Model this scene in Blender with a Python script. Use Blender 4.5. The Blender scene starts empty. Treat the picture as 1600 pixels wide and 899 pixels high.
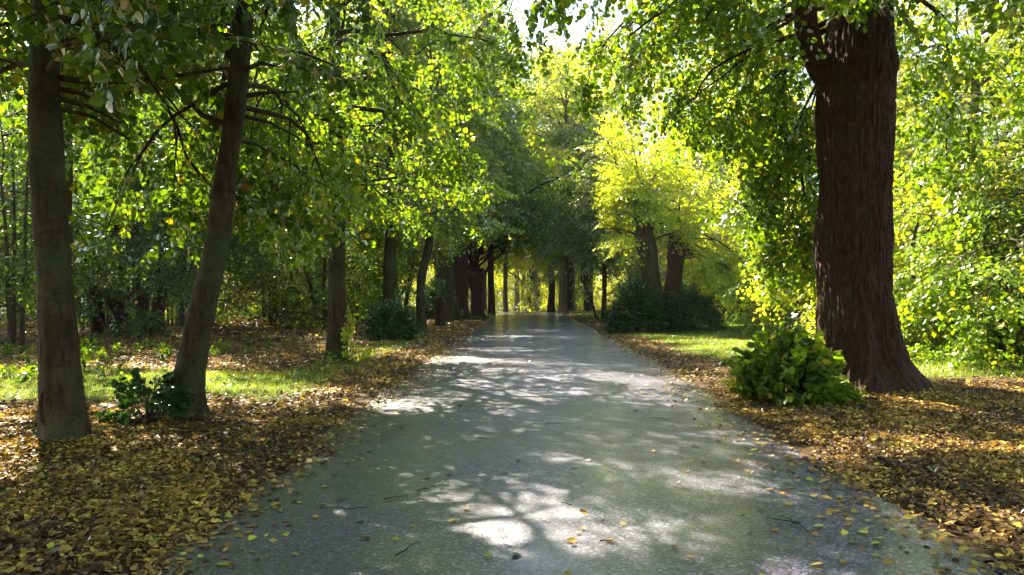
import bpy, math, random
import numpy as np
from mathutils import Vector

SC = bpy.context.scene
COL = SC.collection
R = math.radians

# ------------------------------------------------------------------ camera
cam_d = bpy.data.cameras.new("camera")
cam = bpy.data.objects.new("camera", cam_d)
COL.objects.link(cam)
cam_d.sensor_width = 36.0
cam_d.lens = 26.3
cam_d.clip_start = 0.05
cam_d.clip_end = 1500
cam.location = (0, 0, 1.55)
cam.rotation_euler = (R(90.42), 0, R(0.93))
SC.camera = cam

# ------------------------------------------------------------------ light
SUN_AZ, SUN_EL = R(-34), R(43)
world = bpy.data.worlds.new("World")
SC.world = world
world.use_nodes = True
wn = world.node_tree
bg = wn.nodes["Background"]
sky = wn.nodes.new("ShaderNodeTexSky")
sky.sky_type = 'NISHITA'
sky.sun_disc = False
sky.sun_elevation = SUN_EL
sky.sun_rotation = SUN_AZ
sky.air_density = 1.0
sky.dust_density = 1.0
sky.ozone_density = 1.5
wn.links.new(sky.outputs[0], bg.inputs[0])
bg.inputs[1].default_value = 0.076

sun_d = bpy.data.lights.new("sun", 'SUN')
sun_d.energy = 5.0
sun_d.angle = R(0.53)
sun_d.color = (1.0, 0.9, 0.74)
sun = bpy.data.objects.new("sun", sun_d)
COL.objects.link(sun)
S = Vector((math.sin(SUN_AZ) * math.cos(SUN_EL), math.cos(SUN_AZ) * math.cos(SUN_EL), math.sin(SUN_EL)))
sun.rotation_euler = S.to_track_quat('Z', 'Y').to_euler()
sun.location = (10, 30, 40)

SC.view_settings.view_transform = 'Standard'
SC.view_settings.look = 'None'
SC.view_settings.gamma = 1.0
SC.view_settings.use_curve_mapping = False
SC.view_settings.exposure = 2.65
SC.render.engine = 'CYCLES'
cy = SC.cycles
cy.max_bounces = 7
cy.diffuse_bounces = 4
cy.glossy_bounces = 3
cy.transmission_bounces = 5
cy.transparent_max_bounces = 4
cy.caustics_reflective = False
cy.caustics_refractive = False
cy.sample_clamp_indirect = 6.0
cy.use_denoising = True

# ------------------------------------------------------------------ numpy helpers
def hash3(ix, iy, iz, seed=0):
    h = (ix * 374761393 + iy * 668265263 + iz * 1274126177 + seed * 974711) & 0xffffffff
    h = ((h ^ (h >> 13)) * 1103515245) & 0xffffffff
    h = (h ^ (h >> 16)) & 0xffff
    return h / 65535.0

def vnoise(p, seed=0):
    p = np.asarray(p, dtype=np.float64)
    i = np.floor(p).astype(np.int64)
    f = p - i
    f = f * f * (3 - 2 * f)
    out = 0
    for dx in (0, 1):
        wx = f[..., 0] if dx else 1 - f[..., 0]
        for dy in (0, 1):
            wy = f[..., 1] if dy else 1 - f[..., 1]
            for dz in (0, 1):
                wz = f[..., 2] if dz else 1 - f[..., 2]
                out = out + wx * wy * wz * hash3(i[..., 0] + dx, i[..., 1] + dy, i[..., 2] + dz, seed)
    return out

def noise2(x, y, s, seed=0):
    p = np.stack([np.asarray(x) * s, np.asarray(y) * s, np.zeros_like(np.asarray(x, dtype=float))], -1)
    return 0.65 * vnoise(p, seed) + 0.35 * vnoise(p * 2.3 + 11, seed + 1)

def sstep(a, b, x):
    t = np.clip((x - a) / (b - a), 0, 1)
    return t * t * (3 - 2 * t)

def norm(v):
    return v / np.maximum(np.linalg.norm(v, axis=-1, keepdims=True), 1e-9)

class Buf:
    """collects vertices, quads and tris with a material slot each"""
    def __init__(s):
        s.v = []; s.f = []; s.n = 0
    def add(s, V, F, mi=0):
        V = np.asarray(V, dtype=np.float32).reshape(-1, 3)
        F = np.asarray(F, dtype=np.int32)
        s.f.append((F + s.n, mi)); s.v.append(V); s.n += len(V)
    def mesh(s, name, mats, smooth=True):
        me = bpy.data.meshes.new(name)
        V = np.concatenate(s.v)
        me.vertices.add(len(V)); me.vertices.foreach_set("co", V.ravel())
        loops = np.concatenate([f.ravel() for f, _ in s.f])
        sizes = np.concatenate([np.full(len(f), f.shape[1], dtype=np.int32) for f, _ in s.f])
        mi = np.concatenate([np.full(len(f), m, dtype=np.int32) for f, m in s.f])
        starts = np.concatenate([[0], np.cumsum(sizes)[:-1]]).astype(np.int32)
        me.loops.add(len(loops)); me.loops.foreach_set("vertex_index", loops)
        me.polygons.add(len(sizes))
        me.polygons.foreach_set("loop_start", starts)
        me.polygons.foreach_set("loop_total", sizes)
        me.polygons.foreach_set("material_index", mi)
        me.polygons.foreach_set("use_smooth", np.full(len(sizes), smooth))
        for m in mats: me.materials.append(m)
        me.update(calc_edges=True)
        return me

def link(name, me, parent=None, loc=None):
    o = bpy.data.objects.new(name, me)
    COL.objects.link(o)
    if parent is not None: o.parent = parent
    if loc is not None: o.location = loc
    return o

def tag(o, label=None, cat=None, group=None, kind=None):
    if label: o["label"] = label
    if cat: o["category"] = cat
    if group: o["group"] = group
    if kind: o["kind"] = kind
    return o

def empty(name, loc, rz=0.0, sc=1.0):
    o = bpy.data.objects.new(name, None)
    COL.objects.link(o)
    o.location = loc; o.rotation_euler = (0, 0, rz); o.scale = (sc, sc, sc)
    o.empty_display_size = 0.3
    return o

# ------------------------------------------------------------------ terrain shape
def g_base(x, y):
    y = np.asarray(y, dtype=float)
    t = np.clip(y - 56, 0, 60)
    return -0.0205 * t * sstep(0, 14, t)

def road_mid(y):
    y = np.asarray(y, dtype=float)
    return 0.455 - 0.003 * np.clip(y - 56, 0, 80) ** 2

def road_half(y):
    y = np.asarray(y, dtype=float)
    return 2.575 - 0.6 * sstep(56, 80, y)

def gh(x, y):
    x = np.asarray(x, dtype=float); y = np.asarray(y, dtype=float)
    d = np.abs(x - road_mid(y)) - road_half(y)
    bump = (noise2(x, y, 0.55, 5) - 0.5) * 0.10 + (noise2(x, y, 2.3, 6) - 0.5) * 0.035
    side = sstep(-0.15, 0.5, d)
    for (tx, ty, r, a) in ((-4.47, 7.2, .42, .09), (-4.05, 8.75, .45, .09), (5.12, 11.35, 1.05, .10)):      # litter banked round the boles
        bump = bump + a * np.exp(-(((x - tx) ** 2 + (y - ty) ** 2) / r ** 2))
    return g_base(x, y) + np.where(d < 0, -0.03, 0) + side * (0.045 + bump + 0.10 * sstep(0.5, 6, d))

def gz(x, y):
    return float(gh(np.array([x]), np.array([y]))[0])

# ------------------------------------------------------------------ materials
def new_mat(name):
    m = bpy.data.materials.new(name); m.use_nodes = True
    nt = m.node_tree; nt.nodes.clear()
    return m, nt

def nd(nt, t, **kw):
    n = nt.nodes.new(t)
    for k, v in kw.items(): setattr(n, k, v)
    return n

def ramp(nt, stops, fac=None, interp='LINEAR'):
    r = nd(nt, "ShaderNodeValToRGB"); r.color_ramp.interpolation = interp
    e = r.color_ramp.elements
    while len(e) > 1: e.remove(e[0])
    e[0].position = stops[0][0]; e[0].color = (*stops[0][1], 1)
    for p, c in stops[1:]:
        q = e.new(p); q.color = (*c, 1)
    if fac is not None: nt.links.new(fac, r.inputs[0])
    return r

def mixc(nt, fac, a, b, bt='MIX'):
    m = nd(nt, "ShaderNodeMix", data_type='RGBA', blend_type=bt)
    for i, v in ((0, fac), (6, a), (7, b)):
        if isinstance(v, (int, float)): m.inputs[i].default_value = v
        elif isinstance(v, tuple): m.inputs[i].default_value = (*v, 1)
        else: nt.links.new(v, m.inputs[i])
    return m.outputs[2]

def noise(nt, scale, detail=3, vec=None, rough=0.55):
    n = nd(nt, "ShaderNodeTexNoise")
    n.inputs["Scale"].default_value = scale; n.inputs["Detail"].default_value = detail
    n.inputs["Roughness"].default_value = rough
    if vec is not None: nt.links.new(vec, n.inputs["Vector"])
    return n

def leaf_mat(name, stops, trans=0.5, tcol=(1.7, 1.75, 0.45), gloss=0.07, rough=0.38, clump=(0.75, 1.25), clump_scale=0.5):
    m, nt = new_mat(name)
    geo = nd(nt, "ShaderNodeNewGeometry"); tc = nd(nt, "ShaderNodeTexCoord")
    base = ramp(nt, stops, geo.outputs["Random Per Island"])
    n = noise(nt, clump_scale, 2, tc.outputs["Object"])
    mr = nd(nt, "ShaderNodeMapRange"); nt.links.new(n.outputs[0], mr.inputs[0])
    mr.inputs[1].default_value = 0.35; mr.inputs[2].default_value = 0.65
    mr.inputs[3].default_value = clump[0]; mr.inputs[4].default_value = clump[1]
    vm = nd(nt, "ShaderNodeVectorMath", operation='SCALE')
    nt.links.new(base.outputs[0], vm.inputs[0]); nt.links.new(mr.outputs[0], vm.inputs["Scale"])
    vt = nd(nt, "ShaderNodeVectorMath", operation='MULTIPLY')
    nt.links.new(vm.outputs[0], vt.inputs[0]); vt.inputs[1].default_value = tuple(c * trans * 2 for c in tcol)
    dif = nd(nt, "ShaderNodeBsdfDiffuse"); nt.links.new(vm.outputs[0], dif.inputs[0])
    tr = nd(nt, "ShaderNodeBsdfTranslucent"); nt.links.new(vt.outputs[0], tr.inputs[0])
    mx = nd(nt, "ShaderNodeAddShader")          # reflected plus transmitted light of a thin leaf
    nt.links.new(dif.outputs[0], mx.inputs[0]); nt.links.new(tr.outputs[0], mx.inputs[1])
    gl = nd(nt, "ShaderNodeBsdfGlossy"); gl.inputs["Roughness"].default_value = rough
    gl.inputs[0].default_value = (1, 1, 1, 1)
    fr = nd(nt, "ShaderNodeFresnel"); fr.inputs[0].default_value = 1.4
    mul = nd(nt, "ShaderNodeMath", operation='MULTIPLY'); nt.links.new(fr.outputs[0], mul.inputs[0])
    mul.inputs[1].default_value = gloss / 0.17
    mg = nd(nt, "ShaderNodeMixShader"); nt.links.new(mul.outputs[0], mg.inputs[0])
    nt.links.new(mx.outputs[0], mg.inputs[1]); nt.links.new(gl.outputs[0], mg.inputs[2])
    out = nd(nt, "ShaderNodeOutputMaterial"); nt.links.new(mg.outputs[0], out.inputs[0])
    return m

M = {}
M['leaf'] = leaf_mat("lime leaves", [(0, (0.045, 0.068, 0.008)), (0.5, (0.072, 0.105, 0.010)), (0.9, (0.115, 0.145, 0.012)), (0.96, (0.2, 0.18, 0.015)), (1, (0.26, 0.17, 0.02))], 0.52, (1.85, 2.1, 0.35), gloss=0.06)
M['leaf_dark'] = leaf_mat("dark lime leaves", [(0, (0.032, 0.052, 0.008)), (0.6, (0.052, 0.08, 0.010)), (0.97, (0.085, 0.115, 0.014)), (1, (0.22, 0.10, 0.02))], 0.45, (1.8, 2.1, 0.35), gloss=0.07)  # darker copy of the lime leaves, left side's shade put into the colour
M['leaf_yellow'] = leaf_mat("sunlit lime leaves", [(0, (0.10, 0.12, 0.010)), (0.5, (0.16, 0.175, 0.014)), (0.9, (0.24, 0.22, 0.02)), (1, (0.32, 0.2, 0.03))], 0.55, (1.9, 1.95, 0.4))  # brighter, yellower copy; sunlight on the crowns is put into the colour
M['leaf_grey'] = leaf_mat("grey green leaves", [(0, (0.07, 0.09, 0.022)), (0.7, (0.11, 0.135, 0.032)), (0.96, (0.16, 0.175, 0.04)), (1, (0.3, 0.2, 0.04))], 0.5, (1.8, 1.9, 0.4), gloss=0.12, rough=0.3)
M['ivy'] = leaf_mat("ivy leaves", [(0, (0.02, 0.045, 0.012)), (0.7, (0.035, 0.07, 0.018)), (1, (0.06, 0.1, 0.03))], 0.25, (1.4, 1.8, 0.5), gloss=0.06, rough=0.3)
M['leaf_far'] = leaf_mat("pale lime leaves", [(0, (0.10, 0.125, 0.014)), (0.6, (0.15, 0.175, 0.02)), (1, (0.22, 0.22, 0.03))], 0.58, (2.0, 2.0, 0.4))  # paler copy that lightens the shaded far crowns through colour
M['sprout'] = leaf_mat("fresh sprout leaves", [(0, (0.13, 0.16, 0.012)), (0.6, (0.2, 0.225, 0.016)), (1, (0.27, 0.26, 0.025))], 0.62, (2.0, 2.0, 0.4))  # young shoots, colour raised to carry sunlight on the regrowth
M['grass'] = leaf_mat("grass blades", [(0, (0.07, 0.095, 0.014)), (0.6, (0.12, 0.15, 0.018)), (0.85, (0.18, 0.18, 0.035)), (1, (0.25, 0.21, 0.08))], 0.4, (1.5, 1.7, 0.5), gloss=0.04)
M['litter'] = leaf_mat("fallen leaves", [(0, (0.06, 0.028, 0.011)), (0.2, (0.15, 0.075, 0.024)), (0.42, (0.30, 0.165, 0.04)), (0.68, (0.45, 0.27, 0.055)), (0.85, (0.56, 0.40, 0.08)), (0.94, (0.6, 0.5, 0.07)), (1, (0.5, 0.52, 0.08))], 0.2, (1.2, 1.1, 0.6), gloss=0.06, rough=0.45, clump=(0.6, 1.2), clump_scale=1.3)
M['litter_old'] = leaf_mat("old brown fallen leaves", [(0, (0.03, 0.015, 0.007)), (0.35, (0.08, 0.042, 0.018)), (0.7, (0.17, 0.10, 0.04)), (0.92, (0.28, 0.18, 0.07)), (1, (0.42, 0.33, 0.08))], 0.12, (1.2, 1.1, 0.6), gloss=0.08, rough=0.4, clump=(0.6, 1.2), clump_scale=1.3)

def bark_mat(name, c0, c1, c2, scale=(9, 9, 1.6), bump=0.6, dist=0.02, rings=False, moss=0.0, crack=0.75):
    m, nt = new_mat(name)
    tc = nd(nt, "ShaderNodeTexCoord"); mp = nd(nt, "ShaderNodeMapping")
    mp.inputs["Scale"].default_value = scale
    nt.links.new(tc.outputs["Object"], mp.inputs[0])
    n1 = noise(nt, 1.6, 8, mp.outputs[0], 0.65)
    n2 = noise(nt, 1.3, 4, tc.outputs["Object"])
    v = nd(nt, "ShaderNodeTexVoronoi", feature='DISTANCE_TO_EDGE'); v.inputs["Scale"].default_value = 2.2
    wv = nd(nt, "ShaderNodeVectorMath", operation='ADD')
    sc_ = nd(nt, "ShaderNodeVectorMath", operation='SCALE'); nt.links.new(n1.outputs["Color"], sc_.inputs[0]); sc_.inputs["Scale"].default_value = 1.2
    nt.links.new(mp.outputs[0], wv.inputs[0]); nt.links.new(sc_.outputs[0], wv.inputs[1]); nt.links.new(wv.outputs[0], v.inputs["Vector"])
    cr = ramp(nt, [(0.3, c0), (0.5, c1), (0.72, c2)], n1.outputs[0])
    dark = ramp(nt, [(0.0, (0.35, 0.35, 0.35)), (0.14, (1, 1, 1))], v.outputs["Distance"])
    col = mixc(nt, crack, cr.outputs[0], dark.outputs[0], 'MULTIPLY')
    lich = ramp(nt, [(0.45, (0, 0, 0)), (0.62, (1, 1, 1))], n2.outputs[0])
    sm = nd(nt, "ShaderNodeMath", operation='MULTIPLY'); nt.links.new(lich.outputs[0], sm.inputs[0]); sm.inputs[1].default_value = moss
    col = mixc(nt, sm.outputs[0], col, (0.085, 0.1, 0.035))
    add = nd(nt, "ShaderNodeMath", operation='ADD')
    nt.links.new(n1.outputs[0], add.inputs[0])
    mn = nd(nt, "ShaderNodeMath", operation='MINIMUM'); nt.links.new(v.outputs["Distance"], mn.inputs[0]); mn.inputs[1].default_value = 0.2
    mm = nd(nt, "ShaderNodeMath", operation='MULTIPLY'); nt.links.new(mn.outputs[0], mm.inputs[0]); mm.inputs[1].default_value = 2.5 * crack
    nt.links.new(mm.outputs[0], add.inputs[1])
    h = add.outputs[0]
    if rings:
        mp2 = nd(nt, "ShaderNodeMapping"); mp2.inputs["Scale"].default_value = (1.6, 1.6, 3.4)
        nt.links.new(tc.outputs["Object"], mp2.inputs[0])
        n3 = noise(nt, 1.5, 5, mp2.outputs[0], 0.6)
        rr = ramp(nt, [(0.455, (1, 1, 1)), (0.475, (0.45, 0.45, 0.45)), (0.49, (1, 1, 1))], n3.outputs[0])
        col = mixc(nt, 0.7, col, rr.outputs[0], 'MULTIPLY')
        a2 = nd(nt, "ShaderNodeMath", operation='ADD'); nt.links.new(h, a2.inputs[0]); nt.links.new(rr.outputs[0], a2.inputs[1]); h = a2.outputs[0]
    bp = nd(nt, "ShaderNodeBump"); bp.inputs["Strength"].default_value = bump; bp.inputs["Distance"].default_value = dist
    nt.links.new(h, bp.inputs["Height"])
    p = nd(nt, "ShaderNodeBsdfPrincipled"); p.inputs["Roughness"].default_value = 0.85
    p.inputs["Specular IOR Level"].default_value = 0.25
    nt.links.new(col, p.inputs["Base Color"]); nt.links.new(bp.outputs[0], p.inputs["Normal"])
    out = nd(nt, "ShaderNodeOutputMaterial"); nt.links.new(p.outputs[0], out.inputs[0])
    return m

M['bark_old'] = bark_mat("fissured red brown bark", (0.026, 0.012, 0.007), (0.068, 0.031, 0.018), (0.135, 0.075, 0.045), scale=(22, 22, 4.0), bump=0.8, dist=0.012, moss=0.15, crack=0.4)
M['bark_smooth'] = bark_mat("smooth grey brown bark", (0.026, 0.017, 0.009), (0.062, 0.042, 0.022), (0.125, 0.09, 0.05), scale=(9, 9, 1.6), bump=0.7, dist=0.012, rings=True, moss=0.75, crack=0.15)
M['bark_mid'] = bark_mat("brown bark", (0.04, 0.026, 0.016), (0.095, 0.065, 0.04), (0.17, 0.125, 0.08), scale=(8, 8, 1.8), bump=0.7, dist=0.02, moss=0.4)
M['bark_pale_lit'] = bark_mat("pale sunlit bark", (0.2, 0.14, 0.09), (0.32, 0.25, 0.18), (0.42, 0.34, 0.25), scale=(6, 6, 1.8), bump=0.6, dist=0.02, moss=0.1)  # lighter bark for some far trunks, sunlight on them put into the colour
M['twig'] = bark_mat("twig bark", (0.03, 0.022, 0.015), (0.06, 0.045, 0.03), (0.1, 0.08, 0.05), scale=(20, 20, 5), bump=0.3, dist=0.004)

def asphalt_mat():
    m, nt = new_mat("worn asphalt")
    tc = nd(nt, "ShaderNodeTexCoord"); ob = tc.outputs["Object"]
    v = nd(nt, "ShaderNodeTexVoronoi"); v.inputs["Scale"].default_value = 66; nt.links.new(ob, v.inputs["Vector"])
    v2 = nd(nt, "ShaderNodeTexVoronoi"); v2.inputs["Scale"].default_value = 130; nt.links.new(ob, v2.inputs["Vector"])
    sep = nd(nt, "ShaderNodeSeparateColor"); nt.links.new(v.outputs["Color"], sep.inputs[0])
    stone = ramp(nt, [(0, (0.011, 0.011, 0.018)), (0.45, (0.036, 0.033, 0.060)), (0.8, (0.108, 0.098, 0.165)), (1, (0.30, 0.28, 0.38))], sep.outputs[0])  # blue tint in the stones stands in for reflected sky
    sep2 = nd(nt, "ShaderNodeSeparateColor"); nt.links.new(v2.outputs["Color"], sep2.inputs[0])
    fine = ramp(nt, [(0, (0.5, 0.5, 0.5)), (1, (1.5, 1.5, 1.5))], sep2.outputs[1])
    col = mixc(nt, 0.8, stone.outputs[0], fine.outputs[0], 'MULTIPLY')
    nb = noise(nt, 0.55, 5, ob, 0.6)
    blot = ramp(nt, [(0.34, (0.5, 0.5, 0.48)), (0.46, (0.85, 0.85, 0.85)), (0.56, (1.1, 1.1, 1.12)), (0.7, (1.6, 1.52, 1.42))], nb.outputs[0])
    col = mixc(nt, 0.9, col, blot.outputs[0], 'MULTIPLY')
    # mossy film near the left edge
    sx = nd(nt, "ShaderNodeSeparateXYZ"); nt.links.new(ob, sx.inputs[0])
    mr = nd(nt, "ShaderNodeMapRange"); nt.links.new(sx.outputs[0], mr.inputs[0])
    mr.inputs[1].default_value = -0.3; mr.inputs[2].default_value = -2.0
    nm = noise(nt, 1.1, 4, ob)
    mm = nd(nt, "ShaderNodeMath", operation='MULTIPLY'); nt.links.new(mr.outputs[0], mm.inputs[0]); nt.links.new(nm.outputs[0], mm.inputs[1])
    col = mixc(nt, mm.outputs[0], col, (0.05, 0.048, 0.024))
    # dark damp soil creeping over both edges
    ax = nd(nt, "ShaderNodeMath", operation='SUBTRACT'); nt.links.new(sx.outputs[0], ax.inputs[0]); ax.inputs[1].default_value = 0.455
    ab = nd(nt, "ShaderNodeMath", operation='ABSOLUTE'); nt.links.new(ax.outputs[0], ab.inputs[0])
    an = nd(nt, "ShaderNodeMath", operation='ADD'); nt.links.new(ab.outputs[0], an.inputs[0])
    ns = nd(nt, "ShaderNodeMath", operation='MULTIPLY'); nt.links.new(nm.outputs[0], ns.inputs[0]); ns.inputs[1].default_value = 0.9
    nt.links.new(ns.outputs[0], an.inputs[1])
    em = nd(nt, "ShaderNodeMapRange"); nt.links.new(an.outputs[0], em.inputs[0]); em.inputs[1].default_value = 2.62; em.inputs[2].default_value = 3.05
    em.inputs[4].default_value = 0.85
    col = mixc(nt, em.outputs[0], col, (0.022, 0.016, 0.01))
    # cracks
    vc = nd(nt, "ShaderNodeTexVoronoi", feature='DISTANCE_TO_EDGE'); vc.inputs["Scale"].default_value = 0.7
    nw = noise(nt, 2.5, 4, ob); va = nd(nt, "ShaderNodeVectorMath", operation='ADD')
    nt.links.new(ob, va.inputs[0]); nt.links.new(nw.outputs["Color"], va.inputs[1]); nt.links.new(va.outputs[0], vc.inputs["Vector"])
    crk = ramp(nt, [(0, (0.15, 0.15, 0.15)), (0.012, (1, 1, 1))], vc.outputs["Distance"])
    msk = ramp(nt, [(0.5, (0, 0, 0)), (0.6, (1, 1, 1))], nb.outputs[0])
    col = mixc(nt, msk.outputs[0], col, mixc(nt, 0.7, col, crk.outputs[0], 'MULTIPLY'))
    p = nd(nt, "ShaderNodeBsdfPrincipled")
    nt.links.new(col, p.inputs["Base Color"])
    rg = nd(nt, "ShaderNodeMapRange"); nt.links.new(nb.outputs[0], rg.inputs[0])
    rg.inputs[1].default_value = 0.3; rg.inputs[2].default_value = 0.7; rg.inputs[3].default_value = 0.26; rg.inputs[4].default_value = 0.5
    nt.links.new(rg.outputs[0], p.inputs["Roughness"])
    p.inputs["Specular IOR Level"].default_value = 1.0
    # damp film lying in patches, rougher where the stones stand out of it
    nw2 = noise(nt, 0.9, 6, ob, 0.6)
    wet = ramp(nt, [(0.35, (0.25, 0.25, 0.25)), (0.62, (1, 1, 1))], nw2.outputs[0])
    nt.links.new(wet.outputs[0], p.inputs["Coat Weight"]); p.inputs["Coat Roughness"].default_value = 0.24
    p.inputs["Coat IOR"].default_value = 1.45
    hh = nd(nt, "ShaderNodeMath", operation='ADD'); nt.links.new(sep.outputs[1], hh.inputs[0]); nt.links.new(v2.outputs["Distance"], hh.inputs[1])
    bp = nd(nt, "ShaderNodeBump"); bp.inputs["Strength"].default_value = 0.8; bp.inputs["Distance"].default_value = 0.005
    nt.links.new(hh.outputs[0], bp.inputs["Height"]); nt.links.new(bp.outputs[0], p.inputs["Normal"])
    out = nd(nt, "ShaderNodeOutputMaterial"); nt.links.new(p.outputs[0], out.inputs[0])
    return m
M['asphalt'] = asphalt_mat()

def ground_mat():
    m, nt = new_mat("woodland soil")
    tc = nd(nt, "ShaderNodeTexCoord"); ob = tc.outputs["Object"]
    n1 = noise(nt, 9, 6, ob, 0.7)
    soil = ramp(nt, [(0.3, (0.022, 0.014, 0.009)), (0.5, (0.07, 0.042, 0.02)), (0.65, (0.16, 0.095, 0.04)), (0.8, (0.26, 0.17, 0.06))], n1.outputs[0])
    gr = ramp(nt, [(0.3, (0.03, 0.05, 0.012)), (0.7, (0.085, 0.13, 0.025))], n1.outputs[0])
    at = nd(nt, "ShaderNodeAttribute", attribute_name="turf")
    col = mixc(nt, at.outputs["Fac"], soil.outputs[0], gr.outputs[0])
    p = nd(nt, "ShaderNodeBsdfPrincipled"); p.inputs["Roughness"].default_value = 0.95
    p.inputs["Specular IOR Level"].default_value = 0.15
    nt.links.new(col, p.inputs["Base Color"])
    bp = nd(nt, "ShaderNodeBump"); bp.inputs["Strength"].default_value = 0.8; bp.inputs["Distance"].default_value = 0.03
    nt.links.new(n1.outputs[0], bp.inputs["Height"]); nt.links.new(bp.outputs[0], p.inputs["Normal"])
    out = nd(nt, "ShaderNodeOutputMaterial"); nt.links.new(p.outputs[0], out.inputs[0])
    return m
M['ground'] = ground_mat()

# ------------------------------------------------------------------ turf and litter masks
def turf(x, y):
    x = np.asarray(x, dtype=float); y = np.asarray(y, dtype=float)
    n = noise2(x, y, 0.5, 21)
    d = np.abs(x - road_mid(y)) - road_half(y)
    left = (x < 0) * sstep(0.9, 1.7, d) * sstep(9.6, 10.8, y + (n - .5) * 3) * (1 - sstep(13.0, 15.5, y + (n - .5) * 3)) * (0.55 + 0.45 * (x > -9))
    left2 = (x < 0) * sstep(0.9, 1.3, d) * (1 - sstep(1.9, 2.6, d)) * sstep(13, 15, y) * (1 - sstep(24, 27, y)) * 0.6
    right = (x > 0) * sstep(0.7, 1.5, d + (n - .5)) * sstep(13.5, 15.5, y + (n - .5) * 2) * (1 - sstep(33, 37, y))
    right2 = (x > 6.2) * sstep(12.0, 13.0, y + (n - .5) * 1.5) * (1 - sstep(19, 23, y))
    far = sstep(40, 48, y) * sstep(0.1, 0.8, d) * (1 - 0.3 * n)
    return np.clip(np.maximum.reduce([left, left2, right, right2, far]), 0, 1)

# ------------------------------------------------------------------ ground and road
def grid_mesh(xs, ys, zf, name, mats):
    X, Y = np.meshgrid(xs, ys)
    Z = zf(X, Y)
    V = np.stack([X, Y, Z], -1).reshape(-1, 3)
    nx, ny = len(xs), len(ys)
    a = (np.arange(ny - 1)[:, None] * nx + np.arange(nx - 1)[None, :]).ravel()
    F = np.stack([a, a + 1, a + nx + 1, a + nx], -1)
    b = Buf(); b.add(V, F)
    return b.mesh(name, mats), X, Y

xs = np.unique(np.concatenate([-np.geomspace(14, 500, 34), np.arange(-14, 14.01, 0.14), np.geomspace(14, 500, 34)]))
ys = np.unique(np.concatenate([-np.geomspace(4, 300, 20), np.arange(-4, 32, 0.14), np.arange(32, 70, 0.5), np.geomspace(70, 900, 40)]))
me, GX, GY = grid_mesh(xs, ys, gh, "ground", [M['ground']])
at = me.attributes.new("turf", 'FLOAT', 'POINT')
at.data.foreach_set("value", turf(GX, GY).ravel().astype(np.float32))
tag(link("ground", me), kind="structure")

def build_road():
    ys = np.unique(np.concatenate([np.arange(-12, 40, 0.12), np.arange(40, 125, 0.8)]))
    nx = 41
    t = np.linspace(-1, 1, nx)
    el = (noise2(ys, ys * 0, 1.3, 31) - .5) * 0.24 + (noise2(ys, ys * 0 + 9, 6, 32) - .5) * 0.12
    el -= 0.12
    er = -0.26 * (1 - sstep(9, 13, ys)) + (noise2(ys, ys * 0 + 3, 1.1, 33) - .5) * 0.3 + (noise2(ys, ys * 0 + 5, 6, 34) - .5) * 0.14
    mid, hf = road_mid(ys), road_half(ys)
    L = mid - hf + el; Rr = mid + hf + er
    X = L[:, None] + (Rr - L)[:, None] * (t[None, :] + 1) / 2
    Y = np.repeat(ys[:, None], nx, 1)
    Z = g_base(X, Y) + 0.012 + 0.03 * (1 - t[None, :] ** 2) + (noise2(X, Y, 0.8, 35) - .5) * 0.012
    Z[:, 0] -= 0.07; Z[:, -1] -= 0.07
    V = np.stack([X, Y, Z], -1).reshape(-1, 3)
    a = (np.arange(len(ys) - 1)[:, None] * nx + np.arange(nx - 1)[None, :]).ravel()
    b = Buf(); b.add(V, np.stack([a, a + 1, a + nx + 1, a + nx], -1))
    tag(link("road", b.mesh("road", [M['asphalt']])), kind="structure")
build_road()

# ------------------------------------------------------------------ leaves
LEAF_HI = (np.array([(0, 0, 0), (0, .55, -.03), (0, 1.1, -.12),
                     (.30, -.07, .05), (.52, .36, .10), (.33, .80, .0),
                     (-.30, -.07, .05), (-.52, .36, .10), (-.33, .80, .0)]),
           np.array([(0, 3, 4, 1), (1, 4, 5, 2), (1, 7, 6, 0), (2, 8, 7, 1)]))
LEAF_MID = (np.array([(0, 0, 0), (0, 1.08, -.10), (.46, .18, .09), (.40, .70, .02), (-.46, .18, .09), (-.40, .70, .02)]),
            np.array([(0, 2, 3, 1), (1, 5, 4, 0)]))
LEAF_LO = (np.array([(0, 0, 0), (.48, .45, .05), (0, 1.1, 0), (-.48, .45, .05)]), np.array([(0, 1, 2, 3)]))
LEAF_SLIM = (np.array([(0, 0, 0), (0, 1.1, -.12), (.2, .3, .05), (.17, .75, .02), (-.2, .3, .05), (-.17, .75, .02)]),
             np.array([(0, 2, 3, 1), (1, 5, 4, 0)]))

def put_leaves(b, P, D, N, size, tmpl, mi=0):
    T, F = tmpl
    D = norm(D); X = norm(np.cross(D, N)); N = np.cross(X, D)
    V = P[:, None, :] + size[:, None, None] * (T[None, :, 0, None] * X[:, None, :] + T[None, :, 1, None] * D[:, None, :] + T[None, :, 2, None] * N[:, None, :])
    n, k = len(P), len(T)
    FF = (F[None] + (np.arange(n) * k)[:, None, None]).reshape(-1, F.shape[1])
    b.add(V.reshape(-1, 3), FF, mi)

def frames(path):
    path = np.asarray(path, dtype=float)
    T = np.gradient(path, axis=0); T = norm(T)
    ref = np.array([0.31, 0.95, 0.02]) if abs(T[0][2]) > 0.5 else np.array([0.02, 0.05, 1.0])
    X = norm(np.cross(ref, T)); Y = np.cross(T, X)
    return T, X, Y

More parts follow.
